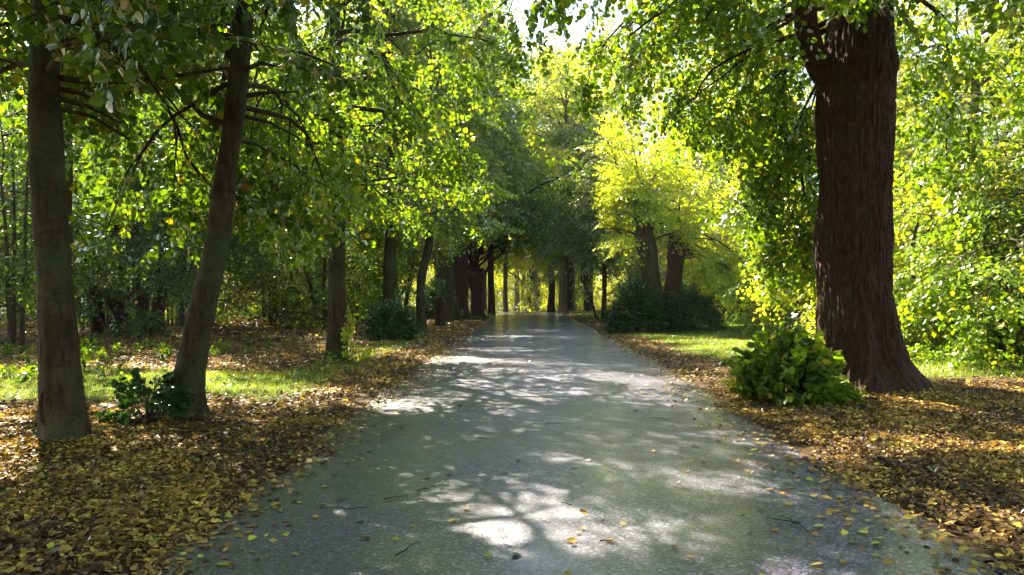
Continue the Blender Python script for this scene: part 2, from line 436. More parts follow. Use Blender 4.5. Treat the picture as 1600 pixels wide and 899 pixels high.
def tube(b, path, rad, sides=6, mi=0, cap=False):
    path = np.asarray(path, dtype=float); rad = np.asarray(rad, dtype=float)
    T, X, Y = frames(path)
    a = np.arange(sides) / sides * 2 * np.pi
    V = path[:, None] + rad[:, None, None] * (np.cos(a)[None, :, None] * X[:, None] + np.sin(a)[None, :, None] * Y[:, None])
    m = len(path)
    i = np.arange(m - 1)[:, None] * sides; j = np.arange(sides)[None]; j2 = (j + 1) % sides
    F = np.stack([i + j, i + j2, i + sides + j2, i + sides + j], -1).reshape(-1, 4)
    b.add(V.reshape(-1, 3), F, mi)

def spray_template(rng, L=1.0, leaf=0.075, spacing=0.055, nside=5):
    """a flat leafy branchlet along +Y: returns leaf P, D, N, size and twig polylines"""
    P, D, N, Sz, tw = [], [], [], [], []
    droop = rng.uniform(0.1, 0.35)
    bend = rng.uniform(-0.2, 0.2)
    def stem(t): return np.array([bend * t * t, L * t, -droop * L * t * t])
    def leaves(fn, length, t0):
        n = max(2, int(length / spacing)); s = 1
        for k in range(n):
            t = t0 + (1 - t0) * (k + rng.random() * .6) / n
            p = fn(t); q = fn(min(1.0, t + .05)) - fn(max(0, t - .05)); q /= np.linalg.norm(q)
            ang = s * R(rng.uniform(35, 80)); s = -s
            d = np.array([q[0] * math.cos(ang) + q[1] * math.sin(ang), -q[0] * math.sin(ang) + q[1] * math.cos(ang), q[2]])
            d[2] -= rng.uniform(0.0, 0.75)
            P.append(p + np.array([0, 0, -.01]) + d * 0.02); D.append(d)
            N.append(np.array([rng.normal(0, .38), rng.normal(0, .38), 1.0])); Sz.append(leaf * rng.uniform(.65, 1.25))
        d = fn(1.0) - fn(.9); P.append(fn(1.0)); D.append(d + np.array([0, 0, -.05])); N.append(np.array([0, 0, 1.])); Sz.append(leaf)
    leaves(stem, L, 0.25)
    tw.append([stem(t) for t in (0, .35, .7, 1.0)])
    for k in range(nside):
        t = 0.12 + 0.7 * k / nside + rng.uniform(-.04, .04); s = 1 if k % 2 else -1
        p0 = stem(t); ang = s * R(rng.uniform(35, 62)); ln = L * (0.55 - 0.3 * t) * rng.uniform(.8, 1.2)
        d0 = np.array([math.sin(ang), math.cos(ang), rng.uniform(-.25, .1)])
        fn = lambda u, p0=p0, d0=d0, ln=ln: p0 + d0 * ln * u + np.array([0, 0, -.22 * ln * u * u])
        leaves(fn, ln, 0.15); tw.append([fn(0), fn(.5), fn(1.0)])
    return np.array(P), np.array(D), np.array(N), np.array(Sz), tw

def put_sprays(b, P, D, rng, tmpls, leaf_t, roll=0.35, scale=(.75, 1.25), twigs=True, mi=0, tmi=1):
    """P anchor points, D directions (n,3)"""
    P = np.asarray(P, dtype=float); D = norm(np.asarray(D, dtype=float))
    n = len(P); which = rng.integers(0, len(tmpls), n)
    up = np.tile([0, 0, 1.0], (n, 1)) + rng.normal(0, roll, (n, 3))
    Xx = norm(np.cross(D, up)); Zz = np.cross(Xx, D)
    sc = rng.uniform(scale[0], scale[1], n)
    for w, (lp, ld, ln, ls, tw) in enumerate(tmpls):
        ix = np.where(which == w)[0]
        if not len(ix): continue
        B = np.stack([Xx[ix], D[ix], Zz[ix]], 1)          # rows are axes
        pp = P[ix][:, None] + sc[ix][:, None, None] * np.einsum('kc,nci->nki', lp, B)
        dd = np.einsum('kc,nci->nki', ld, B); nn = np.einsum('kc,nci->nki', ln, B)
        ss = np.repeat(ls[None], len(ix), 0) * rng.uniform(.85, 1.15, (len(ix), len(ls)))
        put_leaves(b, pp.reshape(-1, 3), dd.reshape(-1, 3) + rng.normal(0, .12, (len(ix) * len(ls), 3)), nn.reshape(-1, 3), ss.ravel(), leaf_t, mi)
        if twigs:
            for pl in tw:
                pl = np.array(pl); m = len(pl)
                c = P[ix][:, None] + sc[ix][:, None, None] * np.einsum('kc,nci->nki', pl, B)
                r = 0.0045 * np.linspace(1, .35, m)
                a = np.array([0, 2.1, 4.2])
                V = c[:, :, None] + r[None, :, None, None] * (np.cos(a)[None, None, :, None] * Xx[ix][:, None, None] + np.sin(a)[None, None, :, None] * Zz[ix][:, None, None])
                i = np.arange(m - 1)[:, None] * 3; j = np.arange(3)[None]; j2 = (j + 1) % 3
                F = np.stack([i + j, i + j2, i + 3 + j2, i + 3 + j], -1).reshape(-1, 4)
                F = (F[None] + (np.arange(len(ix)) * m * 3)[:, None, None]).reshape(-1, 4)
                b.add(V.reshape(-1, 3), F, tmi)

_trng = np.random.default_rng(7)
T_HI = [spray_template(_trng, 0.95, 0.082, 0.06, 5) for _ in range(7)]
T_MID = [spray_template(_trng, 1.05, 0.095, 0.075, 5) for _ in range(6)]
T_FAR = [spray_template(_trng, 1.35, 0.155, 0.13, 4) for _ in range(6)]
T_BUSH = [spray_template(_trng, 0.55, 0.10, 0.06, 3) for _ in range(5)]
T_SMALL = [spray_template(_trng, 0.6, 0.055, 0.04, 4) for _ in range(5)]

def limb_path(rng, p0, az, el, length, droop, step=0.35, wob=0.17):
    n = max(3, int(length / step)); pts = [np.array(p0, dtype=float)]
    d = np.array([math.sin(az) * math.cos(el), math.cos(az) * math.cos(el), math.sin(el)])
    for k in range(n):
        d = d + rng.normal(0, wob, 3) + np.array([0, 0, -droop / n]); d /= np.linalg.norm(d)
        pts.append(pts[-1] + d * length / n)
    return np.array(pts)

def crown_from_limbs(rng, limbs, tmpls, leaf_t, keepf=None, sub=0.5, spray=0.36, sublen=1.0, clear=0.22, roll=0.35, hang=0.35, twigs=True, zmin=0.3):
    """limbs: (p0, az, el, length, droop, r0). Returns one Buf per limb, sprays (P, D)"""
    lbs = []; SP, SD = [], []
    for (p0, az, el, length, droop, r0) in limbs:
        lb = Buf(); lbs.append(lb)
        pth = limb_path(rng, p0, az, el, length, droop)
        if keepf is not None:          # pruned back where the crown was cleared
            bad = ~keepf(pth) & (np.arange(len(pth)) > 2)
            if bad.any(): pth = pth[:max(3, int(np.argmax(bad)))]
        m = len(pth); rr = r0 * (1 - np.linspace(0, .88, m)) + 0.006
        tube(lb, pth, rr, 7)
        dist = 0; nxt = length * clear; s = 1
        for k in range(1, m):
            seg = pth[k] - pth[k - 1]; dist += np.linalg.norm(seg)
            if dist < nxt: continue
            nxt += sub * rng.uniform(.6, 1.4)
            d = seg / np.linalg.norm(seg); s = -s
            side = norm(np.cross(d, [0, 0, 1.0]) + 1e-6) * s
            dd = d * rng.uniform(.5, 1.0) + side * rng.uniform(.6, 1.1) + np.array([0, 0, rng.uniform(-.45, .5)])
            sl = sublen * (0.35 + 0.22 * (length - dist)) * rng.uniform(.7, 1.35) + 0.3
            az2 = math.atan2(dd[0], dd[1]); el2 = math.atan2(dd[2], math.hypot(dd[0], dd[1]))
            sp = limb_path(rng, pth[k], az2, el2, sl, droop * .8 + .2, 0.3, .1)
            if keepf is not None and not keepf(sp[-1:])[0]: continue
            tube(lb, sp, np.linspace(rr[k] * .45 + .003, .005, len(sp)), 5)
            ns = max(2, int(sl / spray))
            for q in range(ns):
                t = (q + rng.random()) / ns * (len(sp) - 1); i0 = min(int(t), len(sp) - 2)
                p = sp[i0] + (sp[i0 + 1] - sp[i0]) * (t - i0); dv = sp[i0 + 1] - sp[i0]; dv /= np.linalg.norm(dv)
                sd = norm(np.cross(dv, [0, 0, 1.0]) + 1e-6) * (1 if q % 2 else -1)
                o = dv * rng.uniform(.4, 1.1) + sd * rng.uniform(.2, 1.1) + np.array([0, 0, -hang * rng.uniform(0, 1.6) + .12])
                SP.append(p); SD.append(o)
            SP.append(sp[-1]); SD.append(sp[-1] - sp[-2] + np.array([0, 0, -hang * .1]))
        SP.append(pth[-1]); SD.append(pth[-1] - pth[-2])
    SP, SD = np.array(SP), np.array(SD)
    keep = SP[:, 2] > zmin
    return lbs, SP[keep], SD[keep]

def link_limbs(lbs, mat, root, apart=False):
    """near trees carry each branch as its own part, the others one limbs mesh"""
    if apart:
        for lb in lbs: link("branch", lb.mesh("branch", [mat]), root)
        return
    b = Buf()
    for lb in lbs:
        for F, mi in lb.f: b.f.append((F + b.n, mi))
        b.v += lb.v; b.n += lb.n
    link("limbs", b.mesh("limbs", [mat]), root)

def path_at(path, h):
    path = np.asarray(path, dtype=float)
    return np.array([np.interp(h, path[:, 2], path[:, 0]), np.interp(h, path[:, 2], path[:, 1]), h])

def auto_limbs(rng, path, rads, hb, n, reach, el0=(5, 55), droop=.9, taper=.6, r0=.07, az0=0.0, azs=None):
    H = path[-1][2]; out = []
    for k in range(n):
        t = (k + rng.random() * .7) / n
        h = hb + (H * .98 - hb) * t
        az = az0 + k * 2.399 + rng.normal(0, .3) if azs is None else rng.uniform(*azs)
        el = R(el0[0] + (el0[1] - el0[0]) * t + rng.normal(0, 8))
        prof = (math.sin(math.pi * min(1, .22 + .78 * t) ** .9) * .55 + .5) if t < .8 else .75
        L = reach * prof * rng.uniform(.75, 1.2) * (1 - taper * max(0, t - .55) * 1.6)
        out.append((path_at(path, h), az, el, max(1.0, L), droop * (1.2 - .6 * t), r0 * (1 - .55 * t)))
    return out

def trunk_mesh(name, path, rads, mat, sides=40, rows=90, flare=.6, flare_h=.35, lobes=5, ridge=0.0, lump=0.03, seed=0, rs=(11, 2.0), knots=()):
    path = np.asarray(path, dtype=float); rads = np.asarray(rads, dtype=float)
    H0, H1 = path[0][2], path[-1][2]
    t = np.linspace(0, 1, rows) ** 1.25
    h = H0 + (H1 - H0) * t
    # smooth interpolation through the control points
    def cub(xq, xp, fp):
        m = np.gradient(fp, xp); i = np.clip(np.searchsorted(xp, xq) - 1, 0, len(xp) - 2)
        w = xp[i + 1] - xp[i]; u = (xq - xp[i]) / w
        return (2*u**3-3*u**2+1)*fp[i] + (u**3-2*u**2+u)*w*m[i] + (-2*u**3+3*u**2)*fp[i+1] + (u**3-u**2)*w*m[i+1]
    cx, cyy, rr = cub(h, path[:, 2], path[:, 0]), cub(h, path[:, 2], path[:, 1]), cub(h, path[:, 2], rads)
    rng = np.random.default_rng(seed)
    a = np.arange(sides) / sides * 2 * np.pi
    A, Hh = np.meshgrid(a, h)
    ph = rng.uniform(0, 6.28, 4)
    lob = 0.5 + 0.5 * np.cos(lobes * A + ph[0] + .6 * np.sin(2 * A + ph[1])); lob = lob * (0.6 + .4 * np.sin(A * 2 + ph[2]))
    fl = flare * np.exp(-np.clip(Hh, -.3, 99) / flare_h) * (.35 + .9 * lob)
    flute = 0.06 * lob * np.exp(-np.clip(Hh, 0, 99) / (flare_h * 5))
    base = rr[:, None] * (1 + fl + flute)
    q = np.stack([np.cos(A) * rr[:, None] * 1.0, np.sin(A) * rr[:, None], Hh], -1)
    base = base * (1 + lump * 2 * (vnoise(q * np.array([2.2, 2.2, 1.3]) + seed, seed) - .5) * 2)
    if ridge > 0:
        w = vnoise(q * np.array([3, 3, 1.4]), seed + 3)[..., None]
        q2 = q * np.array([rs[0], rs[0], rs[1]]) + w * 2.0
        n1 = np.abs(vnoise(q2, seed + 5) - .5) * 2
        n2 = np.abs(vnoise(q2 * 2.1 + 7, seed + 6) - .5) * 2
        base = base + ridge * (np.minimum(n1 * 2.2, 1) * .7 + np.minimum(n2 * 2, 1) * .3 - .5)
    for (ka, kh, amp, ks) in knots:
        da = (A - ka + np.pi) % (2 * np.pi) - np.pi
        r2 = ((da * rr[:, None]) ** 2 + ((Hh - kh) * .8) ** 2) / ks ** 2
        base = base + amp * np.exp(-r2) * (1 - .75 * np.exp(-r2 * 7))
    V = np.stack([cx[:, None] + np.cos(A) * base, cyy[:, None] + np.sin(A) * base, Hh], -1)
    i = np.arange(rows - 1)[:, None] * sides; j = np.arange(sides)[None]; j2 = (j + 1) % sides
    F = np.stack([i + j, i + j2, i + sides + j2, i + sides + j], -1).reshape(-1, 4)
    b = Buf(); b.add(V.reshape(-1, 3), F)
    # rough closing cap
    top = V[-1]; c = top.mean(0) + np.array([0, 0, rr[-1] * .25])
    vv = np.concatenate([top, [c]]); ff = np.array([(k, (k + 1) % sides, sides) for k in range(sides)])
    b.add(vv, ff)
    return b.mesh(name, [mat])

def build_tree(name, loc, label, cat, path, rads, bark, leafm, limbs, seed, group=None, tmpls=T_HI, leaf_t=LEAF_HI, keepf=None,
               trunk_kw={}, extra_sprays=None, crown_kw={}, rz=0.0, sc=1.0, limb_mat=None):
    rng = np.random.default_rng(seed)
    root = empty(name, loc, rz, sc)
    tag(root, label, cat, group)
    tm = trunk_mesh("trunk", path, rads, M[bark], seed=seed, **trunk_kw)
    link("trunk", tm, root)
    if limbs:
        lb, SP, SD = crown_from_limbs(rng, limbs, tmpls, leaf_t, keepf=(None if keepf is None else (lambda p: keepf(p + np.array(loc)) & keepf(p + np.array(loc) + np.array([-.55 if loc[0] > 0 else .3, 0, 0])))), **crown_kw)
        link_limbs(lb, M[limb_mat or bark], root, loc[1] < 27)
        if extra_sprays is not None:
            SP = np.concatenate([SP, extra_sprays[0]]); SD = np.concatenate([SD, extra_sprays[1]])
        if keepf is not None:
            k = keepf(SP + norm(SD) * .45 + np.array(loc)); SP, SD = SP[k], SD[k]
        k = ~sun_gap(SP + norm(SD) * .45 + np.array(loc)); SP, SD = SP[k], SD[k]
        cb = Buf()
        put_sprays(cb, SP, SD, rng, tmpls, leaf_t)
        link("crown", cb.mesh("crown", [M[leafm], M['twig']], smooth=False), root)
    return root

def copy_tree(o, loc, rz=0.0, sc=1.0, label=None, group=None, crown_mat=None, trunk_mat=None):
    c = o.copy(); COL.objects.link(c)
    c.location = loc; c.rotation_euler = (0, 0, rz); c.scale = (sc, sc, sc)
    if label: c["label"] = label
    if group: c["group"] = group
    for ch in list(o.children):
        d = ch.copy(); COL.objects.link(d); d.parent = c
        if trunk_mat and d.name.startswith("trunk"):
            d.material_slots[0].link = 'OBJECT'; d.material_slots[0].material = M[trunk_mat]
        if crown_mat and d.name.startswith("crown"):
            d.material_slots[0].link = 'OBJECT'; d.material_slots[0].material = M[crown_mat]
    return c

def clear_left(hcam, hback, ycut):
    # branches over the path and in front of the trunk have been pruned up
    def f(p):
        h = p[:, 2]
        side = p[:, 0] < -2.55 + np.clip(h - 2.6, 0, 9) * .36 + np.where(h > 4.9, 1.6, 0)
        return side & (h > np.where(p[:, 1] < ycut, hcam, hback))
    return f

def clear_right(p):
    h = p[:, 2]
    side = (p[:, 0] > 3.0) | ((h > 4.9) & (p[:, 0] > .4 + np.clip(h - 6, 0, 8) * .2)) | ((h > 4.5) & (h < 6.9) & (p[:, 0] > -1.0) & (p[:, 1] < 13.5))
    return side & (h > np.where(p[:, 1] < 11.4, 5.0, np.where(p[:, 0] > 5.6, 3.0, 1.8)))

# gaps in the canopy along the sun's direction: (x, y, rx, ry) of the sunlit spot each lets through
GAPS = [(0.5, 4.75, .8, .3), (1.5, 5.9, .4, .2), (3.5, 7.1, 1.0, .35), (5.0, 6.5, 1.1, .3), (3.2, 5.0, .5, .35), 
        (-3.3, 7.5, .8, .35), (-4.4, 11.2, 1.9, .8), (-8.5, 10.2, 1.4, .6), (8.5, 14.0, 2.6, 1.3), (5.8, 19, 1.6, 2.2), (4.5, 24, 1.0, 2), (-5.5, 18.5, 2.5, 1.2), (-8, 22.5, 3, 1.2), (.6, 26, 1.8, .6), (0, 20, 1.2, .5), (5.6, 8.4, .8, .3), (-5.6, 6.0, .4, .2)]
def sun_gap(P):
    k = 1 / math.tan(SUN_EL)
    gx = P[:, 0] - P[:, 2] * math.sin(SUN_AZ) * k; gy = P[:, 1] - P[:, 2] * math.cos(SUN_AZ) * k
    m = np.zeros(len(P), bool); n = noise2(gx, gy, 2.2, 71)
    for (x, y, rx, ry) in GAPS:
        m |= ((gx - x) / (rx + .25)) ** 2 + ((gy - y) / (ry + .25)) ** 2 < .55 + n
    return m & ((P[:, 2] > 6.5) | ((P[:, 2] > 3.6) & (P[:, 0] < -2))) & (n > .3)

def stem_sprays(rng, path, h0, h1, n, r):
    P, D = [], []
    for _ in range(n):
        h = rng.uniform(h0, h1); a = rng.uniform(0, 6.28)
        p = path_at(path, h) + np.array([math.cos(a) * r, math.sin(a) * r, 0])
        P.append(p); D.append([math.cos(a), math.sin(a), rng.uniform(-.3, .5)])
    return np.array(P), np.array(D)

# ------------------------------------------------------------------ the hero trees
# great lime on the right
def big_lime():
    rng = np.random.default_rng(101)
    x, y = 5.12, 11.35
    path = [(0.0, 0, -.25), (0.0, 0, 0), (-.03, 0, .5), (-.11, 0, 1.1), (-.15, 0, 2.0), (-.15, 0, 3.2), (-.12, 0, 4.6), (-.02, .05, 5.6), (.06, .1, 7.5), (.1, .2, 11), (0, .3, 17)]
    rads = [.66, .62, .55, .53, .52, .51, .52, .42, .38, .28, .06]
    limbs = []
    # thick forking limb that leaves the trunk at upper left
    limbs.append((np.array([-.42, 0, 4.55]), R(-80), R(50), 6.0, .25, .2))
    # low drooping branches behind and left of the trunk
    for (h, az, el, L, dr, r0) in [(5.9, -25, 12, 4.6, 2.2, .04), (6.1, -42, 15, 5.2, 2.2, .045), (5.7, -60, 12, 4.2, 2.0, .04), (5.9, -10, 8, 5.0, 2.2, .045), (5.7, -35, 6, 4.0, 2.3, .035),
                                   (6.1, -75, 18, 5.4, 1.5, .05), (6.0, -95, 12, 5.0, 1.0, .05), (6.1, -115, 12, 5.0, .8, .05), (6.0, -135, 10, 4.4, .8, .045), (6.4, -60, 22, 6.0, 1.4, .06),
                                   (6.4, -90, 18, 6.0, 1.1, .06), (5.9, 25, 5, 4.8, 1.8, .045), (6.1, 55, 8, 5.0, 1.5, .045), (6.2, 90, 12, 5.4, 1.2, .05), (6.3, 130, 8, 4.6, 1.0, .045), (6.3, -160, 5, 4.0, .9, .045), (6.4, 170, 10, 4.4, .8, .045),
                                   (5.6, -18, 0, 3.8, 2.2, .03), (5.6, -50, 4, 4.4, 2.3, .03), (5.8, -30, 2, 5.4, 2.0, .04)]:
        limbs.append((path_at(path, h), R(az), R(el), L, dr, r0))
    limbs += auto_limbs(rng, np.array(path), rads, 6.6, 17, 5.2, (15, 60), .9, r0=.1)
    build_tree("lime_tree", (x, y, gz(x, y) - .09), "massive old lime with dark reddish fissured trunk at the right edge of the path", "tree",
               path, rads, 'bark_old', 'leaf', limbs, 101, keepf=clear_right, group="limes lining the path",
               trunk_kw=dict(sides=380, rows=620, flare=.42, flare_h=.42, lobes=6, ridge=.055, lump=.045, rs=(17, 2.4), knots=[(R(-125), 3.05, .09, .17), (R(-78), 2.2, .035, .12), (R(-100), 4.3, .05, .16), (R(-60), 3.9, .04, .1), (R(-25), 4.9, .07, .14), (R(-8), -.05, .34, .3), (R(-150), 0, .12, .25), (R(-75), -.05, .14, .22)]))
big_lime()

def left_limes():
    # nearest left: straight smooth trunk
    rng = np.random.default_rng(202)
    path = [(0, 0, -.2), (0, 0, 0), (-.04, 0, .8), (-.11, 0, 1.8), (-.2, .02, 3.0), (-.24, .05, 4.5), (-.3, .1, 7), (-.3, .1, 11), (-.2, 0, 15)]
    rads = [.205, .19, .165, .15, .14, .13, .115, .1, .03]
    limbs = []
    for (h, az, el, L, dr, r0) in [(3.6, 60, 10, 3.2, 1.0, .03), (3.9, 95, 15, 3.6, 1.0, .035), (3.5, 20, 5, 3.0, 1.1, .03), (3.7, -30, 8, 3.0, 1.0, .03), (3.6, 140, 12, 3.0, .8, .03), (4.2, 40, 12, 4.0, 1.1, .04),
                                   (4.4, 75, 12, 4.2, .9, .04), (4.5, 110, 15, 4.2, .9, .04), (4.3, -70, 8, 3.4, 1.0, .03), (4.0, 165, 10, 3.0, .9, .03), (4.6, 0, 10, 4, 1.0, .04), (3.3, 75, 0, 2.4, .7, .025), (3.4, 40, -5, 2.6, .7, .025)]:
        limbs.append((path_at(path, h), R(az), R(el), L, dr, r0))
    limbs += auto_limbs(rng, np.array(path), rads, 5.2, 27, 4.4, (10, 60), .9, r0=.06)
    x, y = -4.47, 7.2
    near = build_tree("lime_tree", (x, y, gz(x, y) - .09), "straight smooth barked lime nearest on the left verge, scar low on its trunk", "tree",
               path, rads, 'bark_smooth', 'leaf_dark', limbs, 202, keepf=clear_left(3.5, 2.5, 9.6), group="limes lining the path",
               trunk_kw=dict(sides=96, rows=220, flare=.38, flare_h=.24, lobes=5, ridge=.010, lump=.06, rs=(14, 3), knots=[(R(-105), 2.6, .02, .07), (R(-60), 1.7, .015, .06)]))
    b = Buf(); t = np.linspace(0, 2 * np.pi, 25)
    ang = R(-97) + np.cos(t) * .38 * (1 + .25 * np.sin(t)); hh = .40 + .17 * np.sin(t)
    rr_ = .183 + .085 * np.exp(-hh / .24)
    tube(b, np.stack([np.cos(ang) * rr_ - .02, np.sin(ang) * rr_, hh], -1), np.full(25, .013), 8)
    link("bark_scar", b.mesh("bark_scar", [M['bark_smooth']]), near)
    # leaning one
    rng = np.random.default_rng(203)
    path = [(-.05, 0, -.2), (0, 0, 0), (.11, 0, .55), (.26, 0, 1.3), (.42, 0, 2.0), (.52, 0, 2.75), (.62, 0, 3.5), (.75, .05, 5), (.8, .1, 8), (.7, .1, 12)]
    rads = [.21, .195, .165, .142, .128, .118, .11, .095, .08, .03]
    limbs = []
    for (h, az, el, L, dr, r0) in [(3.45, -80, 18, 1.6, .3, .035), (3.7, 50, 15, 3.2, 1.2, .03), (3.8, 90, 18, 3.0, 1.2, .03), (3.9, 10, 15, 3.2, 1.1, .03), (4.0, -40, 15, 3.2, 1.0, .03), (4.1, 120, 12, 3.0, 1.0, .03),
                                   (3.6, 70, 0, 2.4, 1.0, .025), (3.3, 30, 0, 2.2, .9, .02), (4.4, 60, 22, 4.0, 1.3, .04), (4.5, -90, 15, 3.6, 1.0, .035), (4.3, 150, 10, 3.2, .8, .03)]:
        limbs.append((path_at(path, h), R(az), R(el), L, dr, r0))
    limbs += auto_limbs(rng, np.array(path), rads, 4.7, 27, 3.8, (10, 60), 1.0, r0=.05)
    x, y = -4.05, 8.75
    build_tree("lime_tree", (x, y, gz(x, y) - .09), "lime leaning towards the path with a leafy tuft of shoots at its foot", "tree",
               path, rads, 'bark_smooth', 'leaf', limbs, 203, keepf=clear_left(4.1, 2.3, 9.3), group="limes lining the path",
               trunk_kw=dict(sides=96, rows=220, flare=.6, flare_h=.18, lobes=4, ridge=.013, lump=.09, rs=(12, 2.5), knots=[(R(-110), 1.3, .02, .07), (R(-70), 2.5, .03, .08)]),
               extra_sprays=stem_sprays(rng, path, 3.2, 4.2, 12, .1))
left_limes()

def avenue_tree(name, x, y, label, w, hb, H, reach, seed, bark='bark_mid', leafm='leaf', lean=(0, 0), n=34, low=8, tm=T_MID, lt=LEAF_MID, flare=.35, group="limes lining the path", sub=.5, trunk_kw=None, leanmid=None):
    rng = np.random.default_rng(seed)
    hs = [-.3, 0, 1.0, 2.2, 3.5, H * .35, H * .6, H * .85, H]
    fr = [1.05, 1, .9, .84, .8, .68, .45, .2, .06]
    path = []
    for h in hs:
        k = min(1, max(0, h) / 4.5)
        path.append((lean[0] * k + rng.normal(0, .03 + .012 * max(0, h - 4)), lean[1] * k + rng.normal(0, .02), h))
    if leanmid:
        for i in (2, 3): path[i] = (path[i][0] + leanmid, path[i][1], path[i][2])
    path = np.array(path); rads = [w / 2 * f * 1.12 for f in fr]
    limbs = auto_limbs(rng, path, rads, hb + 1.2, n, reach, (12, 62), .9, r0=w * .16)
    for k in range(low):
        limbs.append((path_at(path, hb + rng.uniform(0, 1.4)), rng.uniform(0, 6.28), R(rng.uniform(0, 20)), reach * rng.uniform(.5, .85), rng.uniform(.8, 1.3), w * .1))
    kw = dict(sides=56, rows=120, flare=flare, flare_h=.3, lobes=5, ridge=.012, lump=.06)
    if trunk_kw: kw.update(trunk_kw)
    def kf(p):
        h = p[:, 2] - gz(x, y); over = np.abs(p[:, 0] - .45) < 3.0
        near = p[:, 1] < y + .6
        return (h > hb - .5) & ((h > hb + .1) | ~near) & (~over | (h > 3.9)) & ((np.abs(p[:, 0] - .45) > np.clip(h - 6, 0, 8) * .08) | (y > 50))
    return build_tree(name, (x, y, gz(x, y) - .02), label, "tree", path, rads, bark, leafm, limbs, seed, group=group, keepf=kf, tmpls=tm, leaf_t=lt, trunk_kw=kw, crown_kw=dict(sub=sub))

A = {}
A['l3'] = avenue_tree("lime_tree", -4.12, 16.5, "third lime of the left row, dark upright trunk striped with green, leaves thick above", .40, 3.6, 14, 4.4, 303, bark='bark_smooth', leafm='leaf', n=42)
A['l4'] = avenue_tree("lime_tree", -5.15, 28.5, "fourth lime of the left row, olive trunk rising behind a dark round bush", .46, 4.0, 14, 4.6, 304, bark='bark_smooth', leafm='leaf_grey', n=46)
A['l5'] = avenue_tree("lime_tree", -4.06, 29.5, "slim lime with kinked pale green trunk, just past the round bush on the left verge", .36, 3.6, 13, 4.0, 305, bark='bark_smooth', leafm='leaf', lean=(.35, 0), n=30, leanmid=-.12)
A['l7'] = avenue_tree("lime_tree", -3.9, 38.6, "brown trunked lime just behind the short stump on the left verge", .45, 5.4, 14.5, 4.8, 306, leafm='leaf_grey', n=36, tm=T_FAR, lt=LEAF_MID)
A['l8'] = avenue_tree("lime_tree", -3.75, 44, "very stout black trunked lime halfway down the left row", .95, 6.4, 19.0, 4.2, 307, bark='bark_old', leafm='leaf', n=44, tm=T_FAR, lt=LEAF_MID, flare=.5)
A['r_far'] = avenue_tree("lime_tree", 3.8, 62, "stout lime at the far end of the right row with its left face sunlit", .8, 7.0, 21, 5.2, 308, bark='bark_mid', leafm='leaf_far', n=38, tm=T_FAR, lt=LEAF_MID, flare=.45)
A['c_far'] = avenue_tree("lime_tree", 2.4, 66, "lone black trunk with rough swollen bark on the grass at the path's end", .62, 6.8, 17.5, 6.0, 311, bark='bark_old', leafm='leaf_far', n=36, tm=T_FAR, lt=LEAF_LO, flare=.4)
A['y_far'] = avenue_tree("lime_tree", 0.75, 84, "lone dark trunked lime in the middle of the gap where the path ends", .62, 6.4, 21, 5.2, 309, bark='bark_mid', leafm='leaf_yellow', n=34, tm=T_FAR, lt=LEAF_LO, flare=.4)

# pollard with a splayed head, left
def splayed():
    rng = np.random.default_rng(310)
    x, y = -2.9, 47.5
    path = [(0, 0, -.3), (0, 0, 0), (-.05, 0, .8), (-.12, 0, 1.7), (-.2, 0, 2.3), (-.25, 0, 2.75), (-.2, 0, 3.1)]
    rads = [.5, .44, .38, .42, .62, .72, .4]
    limbs = []
    for k in range(14):
        limbs.append((np.array([-.2 + rng.normal(0, .3), rng.normal(0, .2), 2.75]), rng.uniform(0, 6.28), R(rng.uniform(45, 78)), rng.uniform(3.5, 7), .5, .08))
    for k in range(5):
        limbs.append((np.array([-.2, 0, 2.9]), rng.uniform(0, 6.28), R(80), rng.uniform(9, 13), .3, .13))
    build_tree("pollard_lime", (x, y, gz(x, y)), "old pollard whose black trunk widens into a broad fist shaped head on the left verge", "tree",
               path, rads, 'bark_old', 'leaf', limbs, 310, group="limes lining the path", tmpls=T_FAR, leaf_t=LEAF_MID, crown_kw=dict(zmin=5.0),
               trunk_kw=dict(sides=70, rows=90, flare=.5, flare_h=.3, lobes=5, ridge=.02, lump=.09))
splayed()

# copies along the far part of the avenue
far = [  # source, x, y, rz, scale, label, crown material
    ('l7', -2.35, 52.5, 1.1, 1.05, "greyish brown lime close behind the fist headed pollard", 'leaf_yellow'),
    ('l7', -1.7, 68, 2.0, .95, "thin pale lime standing alone beside the left edge where the path fades", 'leaf_yellow'),
    ('r_far', -.85, 88, .6, .85, "leftmost trunk of the far cluster at the end of the path", 'leaf_yellow'),
    ('l7', -.05, 92, 2.6, 1.1, "second trunk from the left in the far cluster at the end of the path", 'leaf_yellow'),
    ('r_far', .55, 90, 4.1, .8, "third trunk from the left in the far cluster, darker than those beside it", 'leaf_far'),
    ('l7', 1.25, 86, 5.2, 1.2, "straight brown trunk just left of the lone dark trunk at the path's end", 'leaf_yellow'),
    ('l7', 3.55, 72, 3.3, .9, "slim dark lime directly left of the orange sunlit trunk", 'leaf_yellow'),
    ('r_far', 3.6, 66, 5.0, .75, "lime with an orange sunlit trunk at the far end of the right row", 'leaf_yellow'),
    ('l8', 4.0, 63.5, 2.2, .72, "dark lime squeezed between the orange trunk and the stout one at the right row's end", 'leaf_far'),
    ('l7', 4.95, 60, .9, 1.0, "slim lime tight against the right side of the stout far trunk", 'leaf_grey'),
    ('l7', 4.55, 42.5, 4.3, .62, "small dark lime beside the thin crooked sapling on the right verge", 'leaf_grey'),
    ('l8', -6.0, 54, 3.9, .9, "pale trunk glimpsed in the gap between the black lime and the pollard", 'leaf_far'),
    ('l8', 14.0, 50, 1.4, 1.05, "broad dark trunk in the shade beyond the right lawn", 'leaf_grey'),
]
